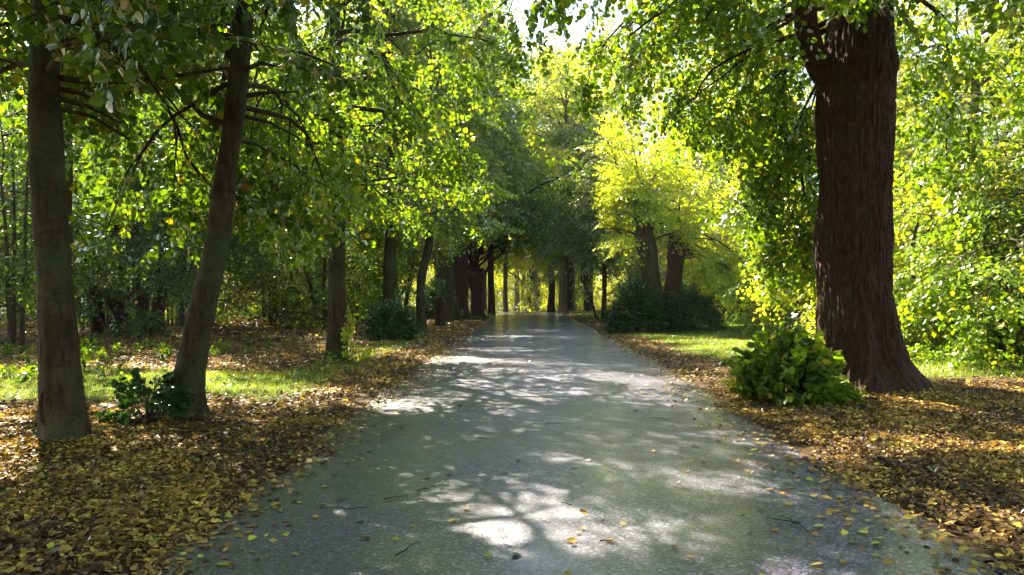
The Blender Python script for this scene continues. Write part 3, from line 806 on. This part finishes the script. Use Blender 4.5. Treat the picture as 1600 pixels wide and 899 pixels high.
for src, x, y, rz, sc, lab, cm in far:
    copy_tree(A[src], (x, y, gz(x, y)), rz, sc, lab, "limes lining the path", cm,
              'bark_pale_lit' if any(w in lab for w in ("pale", "orange", "leftmost", "second trunk", "straight brown")) else None)

# thin crooked sapling
def crooked():
    rng = np.random.default_rng(320); x, y = 4.25, 45
    path = [(.15, 0, -.1), (.1, 0, 0), (-.1, 0, .7), (-.35, 0, 1.5), (-.75, 0, 2.2), (-.8, 0, 3.0), (-.7, 0, 5)]
    rads = [.09, .08, .07, .065, .06, .05, .02]
    limbs = [(path_at(path, rng.uniform(2.4, 4.8)), rng.uniform(0, 6.28), R(rng.uniform(0, 50)), rng.uniform(1, 2), .6, .02) for _ in range(9)]
    build_tree("sapling", (x, y, gz(x, y)), "thin crooked sapling curving out over the right edge of the path", "sapling", path, rads, 'bark_mid', 'leaf_grey', limbs, 320, tmpls=T_MID, leaf_t=LEAF_MID, trunk_kw=dict(sides=14, rows=30, flare=.2, flare_h=.2))
crooked()

# short stump left
me = trunk_mesh("stump", [(0, 0, -.2), (0, 0, 0), (.02, 0, .6), (0, 0, 1.15), (0, 0, 1.3)], [.24, .22, .2, .2, .17], M['bark_old'], sides=48, rows=50, flare=.3, flare_h=.2, ridge=.012, lump=.05, seed=330)
tag(link("stump", me, loc=(-3.78, 33.6, gz(-3.78, 33.6))), "short dark broken stump between two limes on the left verge", "stump")

# twin stemmed pollard on the right with sunny regrowth
def twin():
    rng = np.random.default_rng(340); x, y = 5.35, 29.5
    root = empty("pollard_lime", (x, y, gz(x, y)))
    tag(root, "twin stemmed old lime with glowing yellow green regrowth above two dark bushes", "tree", "limes lining the path")
    pa = [(-.1, 0, -.3), (-.12, 0, 0), (-.25, 0, 1.2), (-.42, 0, 2.6), (-.6, 0, 3.8), (-.65, 0, 4.3)]
    pb = [(.45, .1, -.3), (.45, .1, 0), (.5, .1, 1.2), (.62, .1, 2.6), (.8, .1, 3.7), (.9, .1, 4.2)]
    link("trunk", trunk_mesh("trunk", pa, [.42, .38, .32, .33, .36, .22], M['bark_mid'], sides=80, rows=110, flare=.3, ridge=.02, lump=.07, seed=341), root)
    link("trunk", trunk_mesh("trunk", pb, [.42, .38, .34, .34, .36, .22], M['bark_old'], sides=80, rows=110, flare=.3, ridge=.02, lump=.07, seed=342), root)
    limbs = []
    for k in range(20):
        s = pa if k % 3 else pb
        limbs.append((path_at(s, rng.uniform(3.2, 4.2)), rng.uniform(0, 6.28), R(rng.uniform(15, 80)), rng.uniform(1.3, 2.5), .6, .05))
    for k in range(9):
        limbs.append((path_at(pa, 4.1), rng.uniform(-2.5, .2), R(rng.uniform(65, 88)), rng.uniform(3.2, 4.6), .2, .06))
    for k in range(10):
        limbs.append((path_at(pb, rng.uniform(2.6, 3.8)), rng.uniform(.4, 2.8), R(rng.uniform(-5, 25)), rng.uniform(1.8, 3.2), .9, .04))
    lb, SP, SD = crown_from_limbs(rng, limbs, T_MID, LEAF_MID, sub=.4, spray=.3, hang=.2)
    k = ~((SP[:, 2] < 3.7) & (SP[:, 1] < .5) & (np.abs(SP[:, 0] + SD[:, 0] * .3) < 1.3)) & (SP[:, 0] + norm(SD)[:, 0] * .5 > -2.1); SP, SD = SP[k], SD[k]
    link_limbs(lb, M['bark_mid'], root)
    cb = Buf(); put_sprays(cb, SP, SD, rng, T_MID, LEAF_MID)
    link("crown", cb.mesh("crown", [M['sprout'], M['twig']], smooth=False), root)
twin()

# ------------------------------------------------------------------ bushes
def bush(name, x, y, w, h, d, label, leafm, seed, n=220, tm=T_BUSH, lt=LEAF_HI, cat="bush", stems=9, group=None, spread=.5, scale=(.7, 1.1)):
    rng = np.random.default_rng(seed)
    root = empty(name, (x, y, gz(x, y))); tag(root, label, cat, group)
    sb = Buf(); SP, SD = [], []
    for k in range(stems):
        a = rng.uniform(0, 6.28); q = rng.uniform(.25, 1)
        tip = np.array([math.cos(a) * w / 2 * q, math.sin(a) * d / 2 * q, h * (1 - .45 * q * q) * rng.uniform(.75, 1)])
        t = np.linspace(0, 1, 7)[:, None]
        pth = tip * np.concatenate([t ** 1.1, t ** 1.1, t ** .75], 1) * .9 + rng.normal(0, .02, (7, 3)) * t + np.array([math.cos(a), math.sin(a), 0]) * .05
        pth[0][2] = -.05
        tube(sb, pth, np.linspace(.018, .005, 7) * (h ** .5), 5)
    link("stems", sb.mesh("stems", [M['twig']]), root)
    for k in range(n):
        a = rng.uniform(0, 6.28); u = rng.random() ** .5; e = rng.uniform(-.05, 1)
        ph = math.acos(min(1, max(-1, 1 - e)))
        s_ = .55 + .45 * rng.random()
        o = np.array([math.cos(a) * math.sin(ph), math.sin(a) * math.sin(ph), math.cos(ph)])
        lump_ = .8 + .4 * vnoise(o[None] * 2.3 + seed, seed)[0]
        p = o * np.array([w / 2, d / 2, h]) * s_ * lump_ * .85
        p[2] = max(.05, p[2])
        SP.append(p); SD.append(o * np.array([1, 1, .6]) + rng.normal(0, .35, 3) + np.array([0, 0, spread * .4]))
    cb = Buf(); put_sprays(cb, np.array(SP), np.array(SD), rng, tm, lt, scale=scale)
    link("foliage", cb.mesh("foliage", [M[leafm], M['twig']], smooth=False), root)
    return root

bush("sprout_bush", 3.72, 10.6, .95, .8, 1.0, "broad leaved bright green bush of basal shoots against the great lime's left foot", 'leaf', 401, n=130, lt=LEAF_HI, scale=(.6, 1.15))
bush("ivy_bush", 4.25, 28.3, 2.1, 1.9, 1.8, "dark glossy bush at the left foot of the twin stemmed lime", 'ivy', 402, n=420, tm=T_SMALL, lt=LEAF_MID)
bush("ivy_bush", 6.35, 28.6, 2.2, 1.6, 1.8, "dark low bush at the right foot of the twin stemmed lime", 'ivy', 403, n=420, tm=T_SMALL, lt=LEAF_MID)
bush("sprout_bush", -4.25, 23.6, 1.15, 1.0, 1.1, "dark round bush on the left verge in front of the olive trunk", 'ivy', 404, n=200, tm=T_SMALL, lt=LEAF_MID)
bush("sprout_tuft", -4.27, 8.45, .42, .62, .35, "small tuft of leafy shoots at the leaning lime's left foot", 'ivy', 405, n=24, stems=5, cat="shoots", tm=T_SMALL, scale=(.4, .7))
bush("sprout_tuft", -3.8, 16.2, .6, .75, .5, "small green shoots at the right foot of the third lime on the left", 'sprout', 406, n=12, stems=5, cat="shoots", tm=T_SMALL, scale=(.5, .8))
bush("bush", -4.8, 42.0, 1.9, 2.6, 1.8, "dark bush wedged at the left of the stout black lime trunk", 'ivy', 407, n=300, tm=T_SMALL, lt=LEAF_MID)

# ------------------------------------------------------------------ woodland behind
def multistem():
    rng = np.random.default_rng(500); x, y = -13.4, 25.2
    root = empty("coppiced_tree", (x, y, gz(x, y)))
    tag(root, "dark many stemmed coppice clump deep in the left wood behind the two nearest limes", "tree")
    limbs = []
    for k in range(11):
        a = rng.uniform(0, 6.28); q = rng.uniform(.2, 1.1); ln = rng.uniform(.5, 3.0)
        p0 = np.array([math.cos(a) * q * 1.1, math.sin(a) * q * .6, 0])
        tip = p0 + np.array([math.cos(a) * ln, math.sin(a) * ln * .6, rng.uniform(6, 10)])
        t = np.linspace(0, 1, 6)[:, None]
        pth = p0 + (tip - p0) * np.concatenate([t ** 1.4, t ** 1.4, t], 1); pth[0][2] = -.2
        r = rng.uniform(.08, .24)
        link("stem", trunk_mesh("stem", pth, np.linspace(r, r * .25, 6), M['bark_old'], sides=18, rows=40, flare=.3, flare_h=.3, ridge=.01, seed=500 + k), root)
        for j in range(4):
            limbs.append((path_at(pth, rng.uniform(2.2, 8)), rng.uniform(0, 6.28), R(rng.uniform(0, 40)), rng.uniform(2, 3.6), .8, .04))
    lb, SP, SD = crown_from_limbs(rng, limbs, T_MID, LEAF_MID, sub=.6)
    link_limbs(lb, M['bark_old'], root)
    cb = Buf(); put_sprays(cb, SP, SD, rng, T_MID, LEAF_MID)
    link("crown", cb.mesh("crown", [M['leaf_dark'], M['twig']], smooth=False), root)
multistem()

def understory(seed, H, reach, leafm, nst=5, nl=34, zlo=.1):
    """slender understorey tree, leafy from the ground up"""
    rng = np.random.default_rng(seed)
    root = empty("understorey_tree", (0, 0, 0))
    limbs = []
    tb = Buf()
    for k in range(nst):
        a = rng.uniform(0, 6.28); ln = rng.uniform(.3, 1.6)
        p0 = np.array([math.cos(a) * .2, math.sin(a) * .2, -.2])
        tip = np.array([math.cos(a) * ln, math.sin(a) * ln, H * rng.uniform(.7, 1)])
        t = np.linspace(0, 1, 8)[:, None]
        pth = p0 + (tip - p0) * np.concatenate([t ** 1.3, t ** 1.3, t], 1) + rng.normal(0, .05, (8, 3)) * t
        pth[:, 2] = np.sort(pth[:, 2])
        tube(tb, pth, np.linspace(.07, .015, 8), 8)
        for j in range(nl // nst):
            limbs.append((path_at(pth, H * rng.uniform(.05, .95) ** 1.1), rng.uniform(0, 6.28), R(rng.uniform(-5, 45)), reach * rng.uniform(.5, 1.1), .7, .022))
    lb, SP, SD = crown_from_limbs(rng, limbs, T_MID, LEAF_MID, sub=.5, spray=.34, zmin=zlo)
    link("trunk", tb.mesh("trunk", [M['bark_mid']]), root)
    link_limbs(lb, M['bark_mid'], root)
    cb = Buf(); put_sprays(cb, SP, SD, rng, T_MID, LEAF_LO)
    link("crown", cb.mesh("crown", [M[leafm], M['twig']], smooth=False), root)
    return root

def tall(seed, H, hb, reach, w, leafm, n=34):
    rng = np.random.default_rng(seed)
    root = empty("woodland_tree", (0, 0, 0))
    hs = np.array([-.3, 0, 2, 4, H * .4, H * .6, H * .85, H])
    path = np.stack([rng.normal(0, .12, 8) * np.clip(hs, 0, 6) / 6, rng.normal(0, .12, 8) * np.clip(hs, 0, 6) / 6, hs], 1)
    rads = w / 2 * np.array([1.1, 1, .88, .8, .6, .42, .2, .06])
    link("trunk", trunk_mesh("trunk", path, rads, M['bark_mid'], sides=28, rows=60, flare=.35, ridge=.012, lump=.05, seed=seed), root)
    limbs = auto_limbs(rng, path, rads, hb, n, reach, (8, 62), .9, r0=w * .16)
    lb, SP, SD = crown_from_limbs(rng, limbs, T_FAR, LEAF_LO, sub=.75, spray=.5, sublen=1.2)
    link_limbs(lb, M['bark_mid'], root)
    cb = Buf(); put_sprays(cb, SP, SD, rng, T_FAR, LEAF_LO, twigs=False)
    link("crown", cb.mesh("crown", [M[leafm], M['twig']], smooth=False), root)
    return root

UL = [understory(621, 7.0, 2.3, 'leaf_dark', 4, 26, 1.5), understory(622, 8.0, 2.4, 'leaf', 3, 24, 1.9), understory(623, 5.0, 1.8, 'leaf_dark', 4, 22, 1.0)]
U = [understory(601, 6.5, 2.4, 'leaf'), understory(602, 5.0, 2.2, 'leaf_dark', 4, 30), understory(603, 3.4, 1.7, 'leaf', 6, 30)]
W = [tall(611, 20, 3.0, 5.6, .5, 'leaf'), tall(612, 24, 4.5, 6.2, .62, 'leaf', 38), tall(613, 17, 2.5, 5.2, .42, 'leaf_dark', 32)]
used = set()
def place(src, x, y, rz, sc, label, cat, group, mat=None):
    z = gz(x, y)
    if id(src) not in used:
        used.add(id(src)); o = src
        o.location = (x, y, z); o.rotation_euler = (0, 0, rz); o.scale = (sc,) * 3
        o["category"] = cat; o["label"] = label; o["group"] = group
        if mat:
            for d in o.children:
                if d.name.startswith("crown"):
                    d.material_slots[0].link = 'OBJECT'; d.material_slots[0].material = M[mat]
    else:
        o = copy_tree(src, (x, y, z), rz, sc, label, group, mat); o["category"] = cat
    return o

rng = np.random.default_rng(77)
def scatter(n, xr, yr, mind, taken, bad=None):
    out = []
    for _ in range(n * 60):
        if len(out) >= n: break
        x, y = rng.uniform(*xr), rng.uniform(*yr)
        if bad and bad(x, y): continue
        if all((x - a) ** 2 + (y - b) ** 2 > mind ** 2 for a, b in taken + out): out.append((x, y))
    return out
# left understorey
tl = []
for x, y in scatter(34, (-34, -7.5), (26.5, 62), 2.6, tl, lambda x, y: abs(x) > 6 + y * .75):
    tl.append((x, y)); k = int(rng.integers(0, 3))
    place(UL[k], x, y, rng.uniform(0, 6.28), rng.uniform(.85, 1.3), "slender leafy understorey tree crowded in the left wood behind the row of limes", "tree", "understorey of the left wood", ['leaf_dark', 'leaf', 'leaf_grey'][int(rng.integers(0, 3))])
for x, y in [(-12.8, 18.6), (-14.5, 15.5), (-15.5, 19.0), (-9.8, 22.8), (-18.5, 23), (-17.5, 15)]:
    place(UL[1], x, y, rng.uniform(0, 6.28), rng.uniform(.9, 1.1), "slender leafy understorey tree crowded in the left wood behind the row of limes", "tree", "understorey of the left wood", 'leaf_dark')
avenue_tree("woodland_tree", -8.42, 13.4, "added tall tree hidden behind the nearest left lime to shade the path", .42, 4.2, 18, 4.4, 312, leafm='leaf_dark', n=30, group="tall trees of the left wood")  # added tree, trunk hidden, whose crown blocks sun from the road
# right understorey
tr = []
for x, y in [(10.0, 15.5), (12.6, 17.5), (9.4, 19.5), (15, 15.5), (12, 21.5), (15.5, 20), (9.0, 24), (18, 18), (19, 24)]:
    tr.append((x, y))
    place(U[int(rng.integers(0, 3))], x, y, rng.uniform(0, 6.28), rng.uniform(1, 1.25), "sunlit yellow green shrubby tree filling the wood right of the great lime", "tree", "sunlit shrubs right of the great lime", 'leaf_yellow' if rng.random() < .35 else 'leaf')
for x, y in scatter(26, (8.5, 34), (26, 62), 2.7, tr, lambda x, y: abs(x) > 6 + y * .75 or (x < 10.5 and y < 32)):
    tr.append((x, y))
    place(U[int(rng.integers(0, 3))], x, y, rng.uniform(0, 6.28), rng.uniform(.85, 1.3), "leafy understorey tree in the right wood beyond the lawn", "tree", "understorey of the right wood", ['leaf', 'leaf_grey'][int(rng.integers(0, 2))])
# tall trees
tt = []
for x, y in scatter(13, (-38, -9.5), (30, 70), 5.2, tt, lambda x, y: abs(x) > 8 + y * .75):
    tt.append((x, y))
    place(W[int(rng.integers(0, 3))], x, y, rng.uniform(0, 6.28), rng.uniform(.85, 1.15), "tall woodland tree rising over the understorey in the left wood", "tree", "tall trees of the left wood", ['leaf_dark', 'leaf', 'leaf_grey'][int(rng.integers(0, 3))])
tt = []
for x, y in scatter(15, (10.5, 38), (20, 70), 5.6, tt, lambda x, y: abs(x) > 8 + y * .75 or (y < 33 and x < 19)):
    tt.append((x, y))
    place(W[int(rng.integers(0, 3))], x, y, rng.uniform(0, 6.28), rng.uniform(.8, 1.05), "tall woodland tree rising over the understorey in the right wood", "tree", "tall trees of the right wood", ['leaf_yellow', 'leaf', 'leaf_grey'][int(rng.integers(0, 3))])
# far trees closing the view
for k, (x, y, rz, sc, lab) in enumerate([
        (6.9, 78, .4, 1.3, "very tall sunlit lime whose upper trunk shows over the dark crowns right of the path"),
        (11.4, 80, 2.0, 1.35, "second very tall sunlit lime, further right above the dark crowns"),
        (6.5, 106, 2.2, 1.9, "very tall sunlit lime rising behind the stout trunks at the right row's end"),
        (-10, 96, 4.2, 1.6, "very tall sunlit lime topping the left row near its far end"),
        (15, 97, 5.2, 1.7, "very tall sunlit lime topping the wood far right of the path"),
        (-7.6, 67, 1.2, 1.5, "very tall sunlit lime overtopping the left row's dark crowns"),
        (-4.2, 77, .3, 1.45, "very tall sunlit lime standing behind the thin pale one at the path's left edge"),
        (-13, 71, 2.3, 1.5, "very tall sunlit lime deep in the wood behind the left row's far trunks"),
        (1.6, 98, 5.0, 1.8, "very tall sunlit lime closing the view in line with the path"),
        (-5.6, 82, 3.1, 1.3, "very tall sunlit lime left of the path's end")]):
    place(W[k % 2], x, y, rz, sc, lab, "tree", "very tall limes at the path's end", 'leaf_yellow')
tt = []
for x, y in scatter(22, (-40, 40), (126, 170), 6.0, tt):
    tt.append((x, y))
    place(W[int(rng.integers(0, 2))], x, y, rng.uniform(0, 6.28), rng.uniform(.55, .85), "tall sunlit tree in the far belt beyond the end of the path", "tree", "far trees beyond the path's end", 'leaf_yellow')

# the avenue goes on behind the camera and closes off the sky there
def wood_behind():
    rng = np.random.default_rng(880)
    b = Buf(); P, D = [], []
    for (x, y, r, h0, h1) in [(-7, -3.5, 4.6, 3.2, 14), (7.6, -2.5, 4.6, 3.2, 14), (-6, -11, 5, 3, 16), (6.5, -11, 5, 3, 16), (0.5, -17, 6, 3.2, 16), (-15, -7, 6, 1, 16), (16, -7, 6, 1, 16), (-14, 2, 4.5, 2.6, 14), (13.5, 3, 4.2, 3, 14)]:
        n = 620
        a = rng.uniform(0, 6.28, n); q = rng.random(n) ** .5; t = rng.random(n)
        rr = r * q * (.55 + .75 * np.sin(np.pi * (.12 + .8 * t)))
        P.append(np.stack([x + np.cos(a) * rr, y + np.sin(a) * rr, h0 + (h1 - h0) * t], -1))
        D.append(np.stack([np.cos(a), np.sin(a), rng.uniform(-.6, .5, n)], -1))
        tube(b, np.array([(x, y, -.2), (x + .1, y, 3), (x, y + .1, 7), (x, y, h1 * .9)]), [.4, .32, .24, .05], 12, 1)
    put_sprays(b, np.concatenate(P), np.concatenate(D), rng, T_FAR, LEAF_LO, twigs=False)
    tag(link("surrounding_wood", b.mesh("surrounding_wood", [M['leaf_dark'], M['bark_mid']], smooth=False)), "leafy wood continuing around and behind the viewpoint", "wood", kind="stuff")
wood_behind()

for x, y in scatter(16, (-16, 16), (104, 124), 2.6, []):
    place(U[int(rng.integers(0, 3))], x, y, rng.uniform(0, 6.28), rng.uniform(1.2, 1.6), "bright shrub in the open sunlight beyond the end of the path", "shrub", "sunlit shrubs beyond the path's end", 'leaf_yellow')

# ------------------------------------------------------------------ leaf litter
def litter():
    rng = np.random.default_rng(900)
    b = Buf()
    def dens(x, y):
        d = np.abs(x - road_mid(y)) - road_half(y)
        d = np.where(x < .4, d - .12, d + .26 * (1 - sstep(9, 13, y)))
        n = noise2(x, y, 1.1, 41)
        v = sstep(-.36, .28, d + (n - .5) * .8) ** 1.3
        return v * (1 - .88 * turf(x, y)) * (.75 + .4 * n)
    def batch(n, xr, yr, size, tmpl, clip=None):
        x = rng.uniform(*xr, n); y = rng.uniform(*yr, n)
        k = (rng.random(n) < dens(x, y)) & (np.abs(x) < 3 + y * .78)
        x, y = x[k], y[k]; n = len(x)
        z = np.where(np.abs(x - road_mid(y)) < road_half(y) + .12, np.maximum(gh(x, y), g_base(x, y) + .02), gh(x, y)) + rng.uniform(.004, .028, n)
        a = rng.uniform(0, 6.28, n)
        D = np.stack([np.cos(a), np.sin(a), rng.normal(0, .33, n)], -1)
        N = np.stack([rng.normal(0, .5, n), rng.normal(0, .5, n), np.ones(n)], -1)
        P = np.stack([x, y, z], -1); sz = size * rng.uniform(.5, 1.25, n) * np.where(rng.random(n) < .07, 1.5, 1)
        s_ = rng.random(n) < .6
        old = rng.random(n) < .15 + .55 * sstep(.4, .64, noise2(x, y, .9, 47))
        P[old, 2] -= .006; N[old] += rng.normal(0, .45, (int(old.sum()), 3))
        for o_, mi in ((old, 1), (~old, 0)):
            put_leaves(b, P[s_ & o_], D[s_ & o_], N[s_ & o_], sz[s_ & o_] * 1.1, LEAF_SLIM, mi)
            put_leaves(b, P[~s_ & o_], D[~s_ & o_], N[~s_ & o_], sz[~s_ & o_], tmpl, mi)
    batch(125000, (-7.5, -1.5), (2.2, 9), .041, LEAF_MID)
    batch(90000, (2.1, 8), (3.3, 12), .041, LEAF_MID)
    batch(80000, (-14, -1.5), (9, 22), .06, LEAF_LO)
    batch(40000, (2.3, 12), (12, 30), .06, LEAF_LO)
    batch(50000, (-26, -1.8), (22, 40), .1, LEAF_LO)
    batch(12000, (2.6, 30), (30, 60), .12, LEAF_LO)
    # strays on the asphalt
    n = 3000
    x = rng.uniform(-2.1, 3.0, n); y = 3.0 + 45 * rng.random(n) ** 1.7
    e = np.minimum(np.abs(x + 2.12), np.abs(x - 3.03)); k = rng.random(n) < (.14 + .8 * np.exp(-e / .45))
    x, y = x[k], y[k]
    ye = 3.2 + 22 * rng.random(2600) ** 1.5; lf = rng.random(2600) < .5      # drifted along the kerbless edges
    xe = np.where(lf, -2.2 + np.abs(rng.normal(0, .3, 2600)), 2.95 - .26 * (1 - sstep(9, 13, ye)) - np.abs(rng.normal(0, .38, 2600)))
    x = np.concatenate([x, xe]); y = np.concatenate([y, ye])
    n = len(x); t = (x - .455) / 2.575
    z = g_base(x, y) + .012 + .03 * (1 - t ** 2) + .012
    a = rng.uniform(0, 6.28, n)
    put_leaves(b, np.stack([x, y, z], -1), np.stack([np.cos(a), np.sin(a), rng.normal(0, .1, n)], -1),
               np.stack([rng.normal(0, .2, n), rng.normal(0, .2, n), np.ones(n)], -1), .055 * rng.uniform(.5, 1.15, n), LEAF_MID)
    tag(link("fallen_leaves", b.mesh("fallen_leaves", [M['litter'], M['litter_old']], smooth=False)), "drifts of golden brown fallen lime leaves covering both verges", "leaf litter", kind="stuff")
litter()

def grass():
    rng = np.random.default_rng(901)
    b = Buf()
    def batch(n, xr, yr, h, w):
        x = rng.uniform(*xr, n); y = rng.uniform(*yr, n)
        k = (rng.random(n) < turf(x, y) ** 1.3) & (np.abs(x) < 3 + y * .78)
        x, y = x[k], y[k]; n = len(x); z = gh(x, y)
        a = rng.uniform(0, 6.28, n); hh = h * rng.uniform(.5, 1.3, n)
        lean = rng.uniform(.1, .8, n); ld = rng.uniform(0, 6.28, n)
        p = np.stack([x, y, z], -1)
        sx = np.stack([np.cos(a), np.sin(a), a * 0], -1) * (w / 2)
        up = np.array([0, 0, 1.0]); L = np.stack([np.cos(ld), np.sin(ld), ld * 0], -1)
        m = p + up * (hh * .55)[:, None] + L * (hh * lean * .25)[:, None]
        t = p + up * (hh * (1 - .3 * lean))[:, None] + L * (hh * lean)[:, None]
        V = np.stack([p - sx, p + sx, m + sx * .8, m - sx * .8, t], 1)
        i = (np.arange(n) * 5)[:, None]
        q = np.concatenate([i, i + 1, i + 2, i + 3], 1)
        b.add(V.reshape(-1, 3), q)
        b.f.append((np.concatenate([i + 3, i + 2, i + 4], 1).astype(np.int32) + (b.n - 5 * n), 0))
    batch(60000, (-12, -2.5), (9.3, 15.5), .06, .006)
    batch(20000, (-5.5, -2.5), (13, 27), .07, .01)
    batch(50000, (3, 9), (13, 24), .06, .008)
    batch(50000, (6, 17), (11.5, 21), .075, .009)
    batch(45000, (3, 14), (24, 38), .08, .016)
    batch(30000, (-9, 10), (40, 80), .12, .04)
    tag(link("grass", b.mesh("grass", [M['grass']])), "short green grass growing in patches on the verges", "grass", kind="stuff")
grass()

def ground_cover():
    rng = np.random.default_rng(902)
    b = Buf()
    def zone(n, xr, yr, hmax, tm, lt, sc, bad=None, mi=0):
        x = rng.uniform(*xr, n); y = rng.uniform(*yr, n)
        k = (noise2(x, y, .35, 55) > .47) & (np.abs(x) < 4 + y * .78)
        if bad is not None: k &= ~bad(x, y)
        x, y = x[k], y[k]; n = len(x)
        P = np.stack([x, y, gh(x, y) + .02], -1)
        a = rng.uniform(0, 6.28, n)
        D = np.stack([np.cos(a) * .7, np.sin(a) * .7, rng.uniform(.3, 1.2, n)], -1)
        put_sprays(b, P, D, rng, tm, lt, scale=sc, roll=.6, mi=mi)
    zone(260, (-14, -6.2), (10, 26), .3, T_SMALL, LEAF_MID, (.25, .6))
    zone(3200, (-32, -7.5), (25.5, 60), .6, T_SMALL, LEAF_LO, (.6, 1.6))
    zone(900, (6.8, 20), (12.5, 20), .4, T_SMALL, LEAF_MID, (.4, 1.0), lambda x, y: y < 14.6)
    zone(2200, (7.8, 32), (19, 60), .6, T_SMALL, LEAF_LO, (.6, 1.6))
    tag(link("undergrowth", b.mesh("undergrowth", [M['leaf'], M['twig']], smooth=False)), "low leafy undergrowth covering the woodland floor on both sides", "undergrowth", kind="stuff")
ground_cover()

# ------------------------------------------------------------------ twigs on the asphalt
def twigs():
    rng = np.random.default_rng(903)
    for k in range(24):
        x = rng.uniform(-1.7, 2.8); y = 3.6 + 16 * rng.random() ** 1.4
        t = (x - .455) / 2.575; z = float(g_base(x, y)) + .012 + .03 * (1 - t * t) + .014
        L = rng.uniform(.06, .34) ; a = rng.uniform(0, 3.14)
        n = 6; u = np.linspace(-.5, .5, n)
        pth = np.stack([u * L, rng.normal(0, .07 * L, n), rng.uniform(0, .006, n)], -1)
        b = Buf(); tube(b, pth, np.linspace(.005, .002, n), 5)
        if rng.random() < .6:
            s = pth[2]; tube(b, np.array([s, s + [L * .18, L * .12, .006], s + [L * .3, L * .24, .004]]), [.003, .0022, .0012], 4)
        o = link("fallen_twig", b.mesh("fallen_twig", [M['twig']]), loc=(x, y, z)); o.rotation_euler = (0, 0, a)
        tag(o, "thin dark fallen twig lying on the asphalt path", "twig", "twigs scattered on the path")
twigs()

# ------------------------------------------------------------------ light haze in the air
def haze():
    b = Buf()
    x0, x1, y0, y1, z0, z1 = -520, 520, -320, 920, -4, 50
    V = [(x, y, z) for z in (z0, z1) for y in (y0, y1) for x in (x0, x1)]
    b.add(V, [(0, 2, 3, 1), (4, 5, 7, 6), (0, 1, 5, 4), (2, 6, 7, 3), (0, 4, 6, 2), (1, 3, 7, 5)])
    m, nt = new_mat("haze")
    v = nd(nt, "ShaderNodeVolumePrincipled"); v.inputs["Color"].default_value = (.95, .97, 1, 1)
    v.inputs["Density"].default_value = 0.0003; v.inputs["Anisotropy"].default_value = 0.35
    out = nd(nt, "ShaderNodeOutputMaterial"); nt.links.new(v.outputs[0], out.inputs["Volume"])
    tag(link("haze", b.mesh("haze", [m], smooth=False)), "thin pale haze in the air", "haze", kind="stuff")
haze()
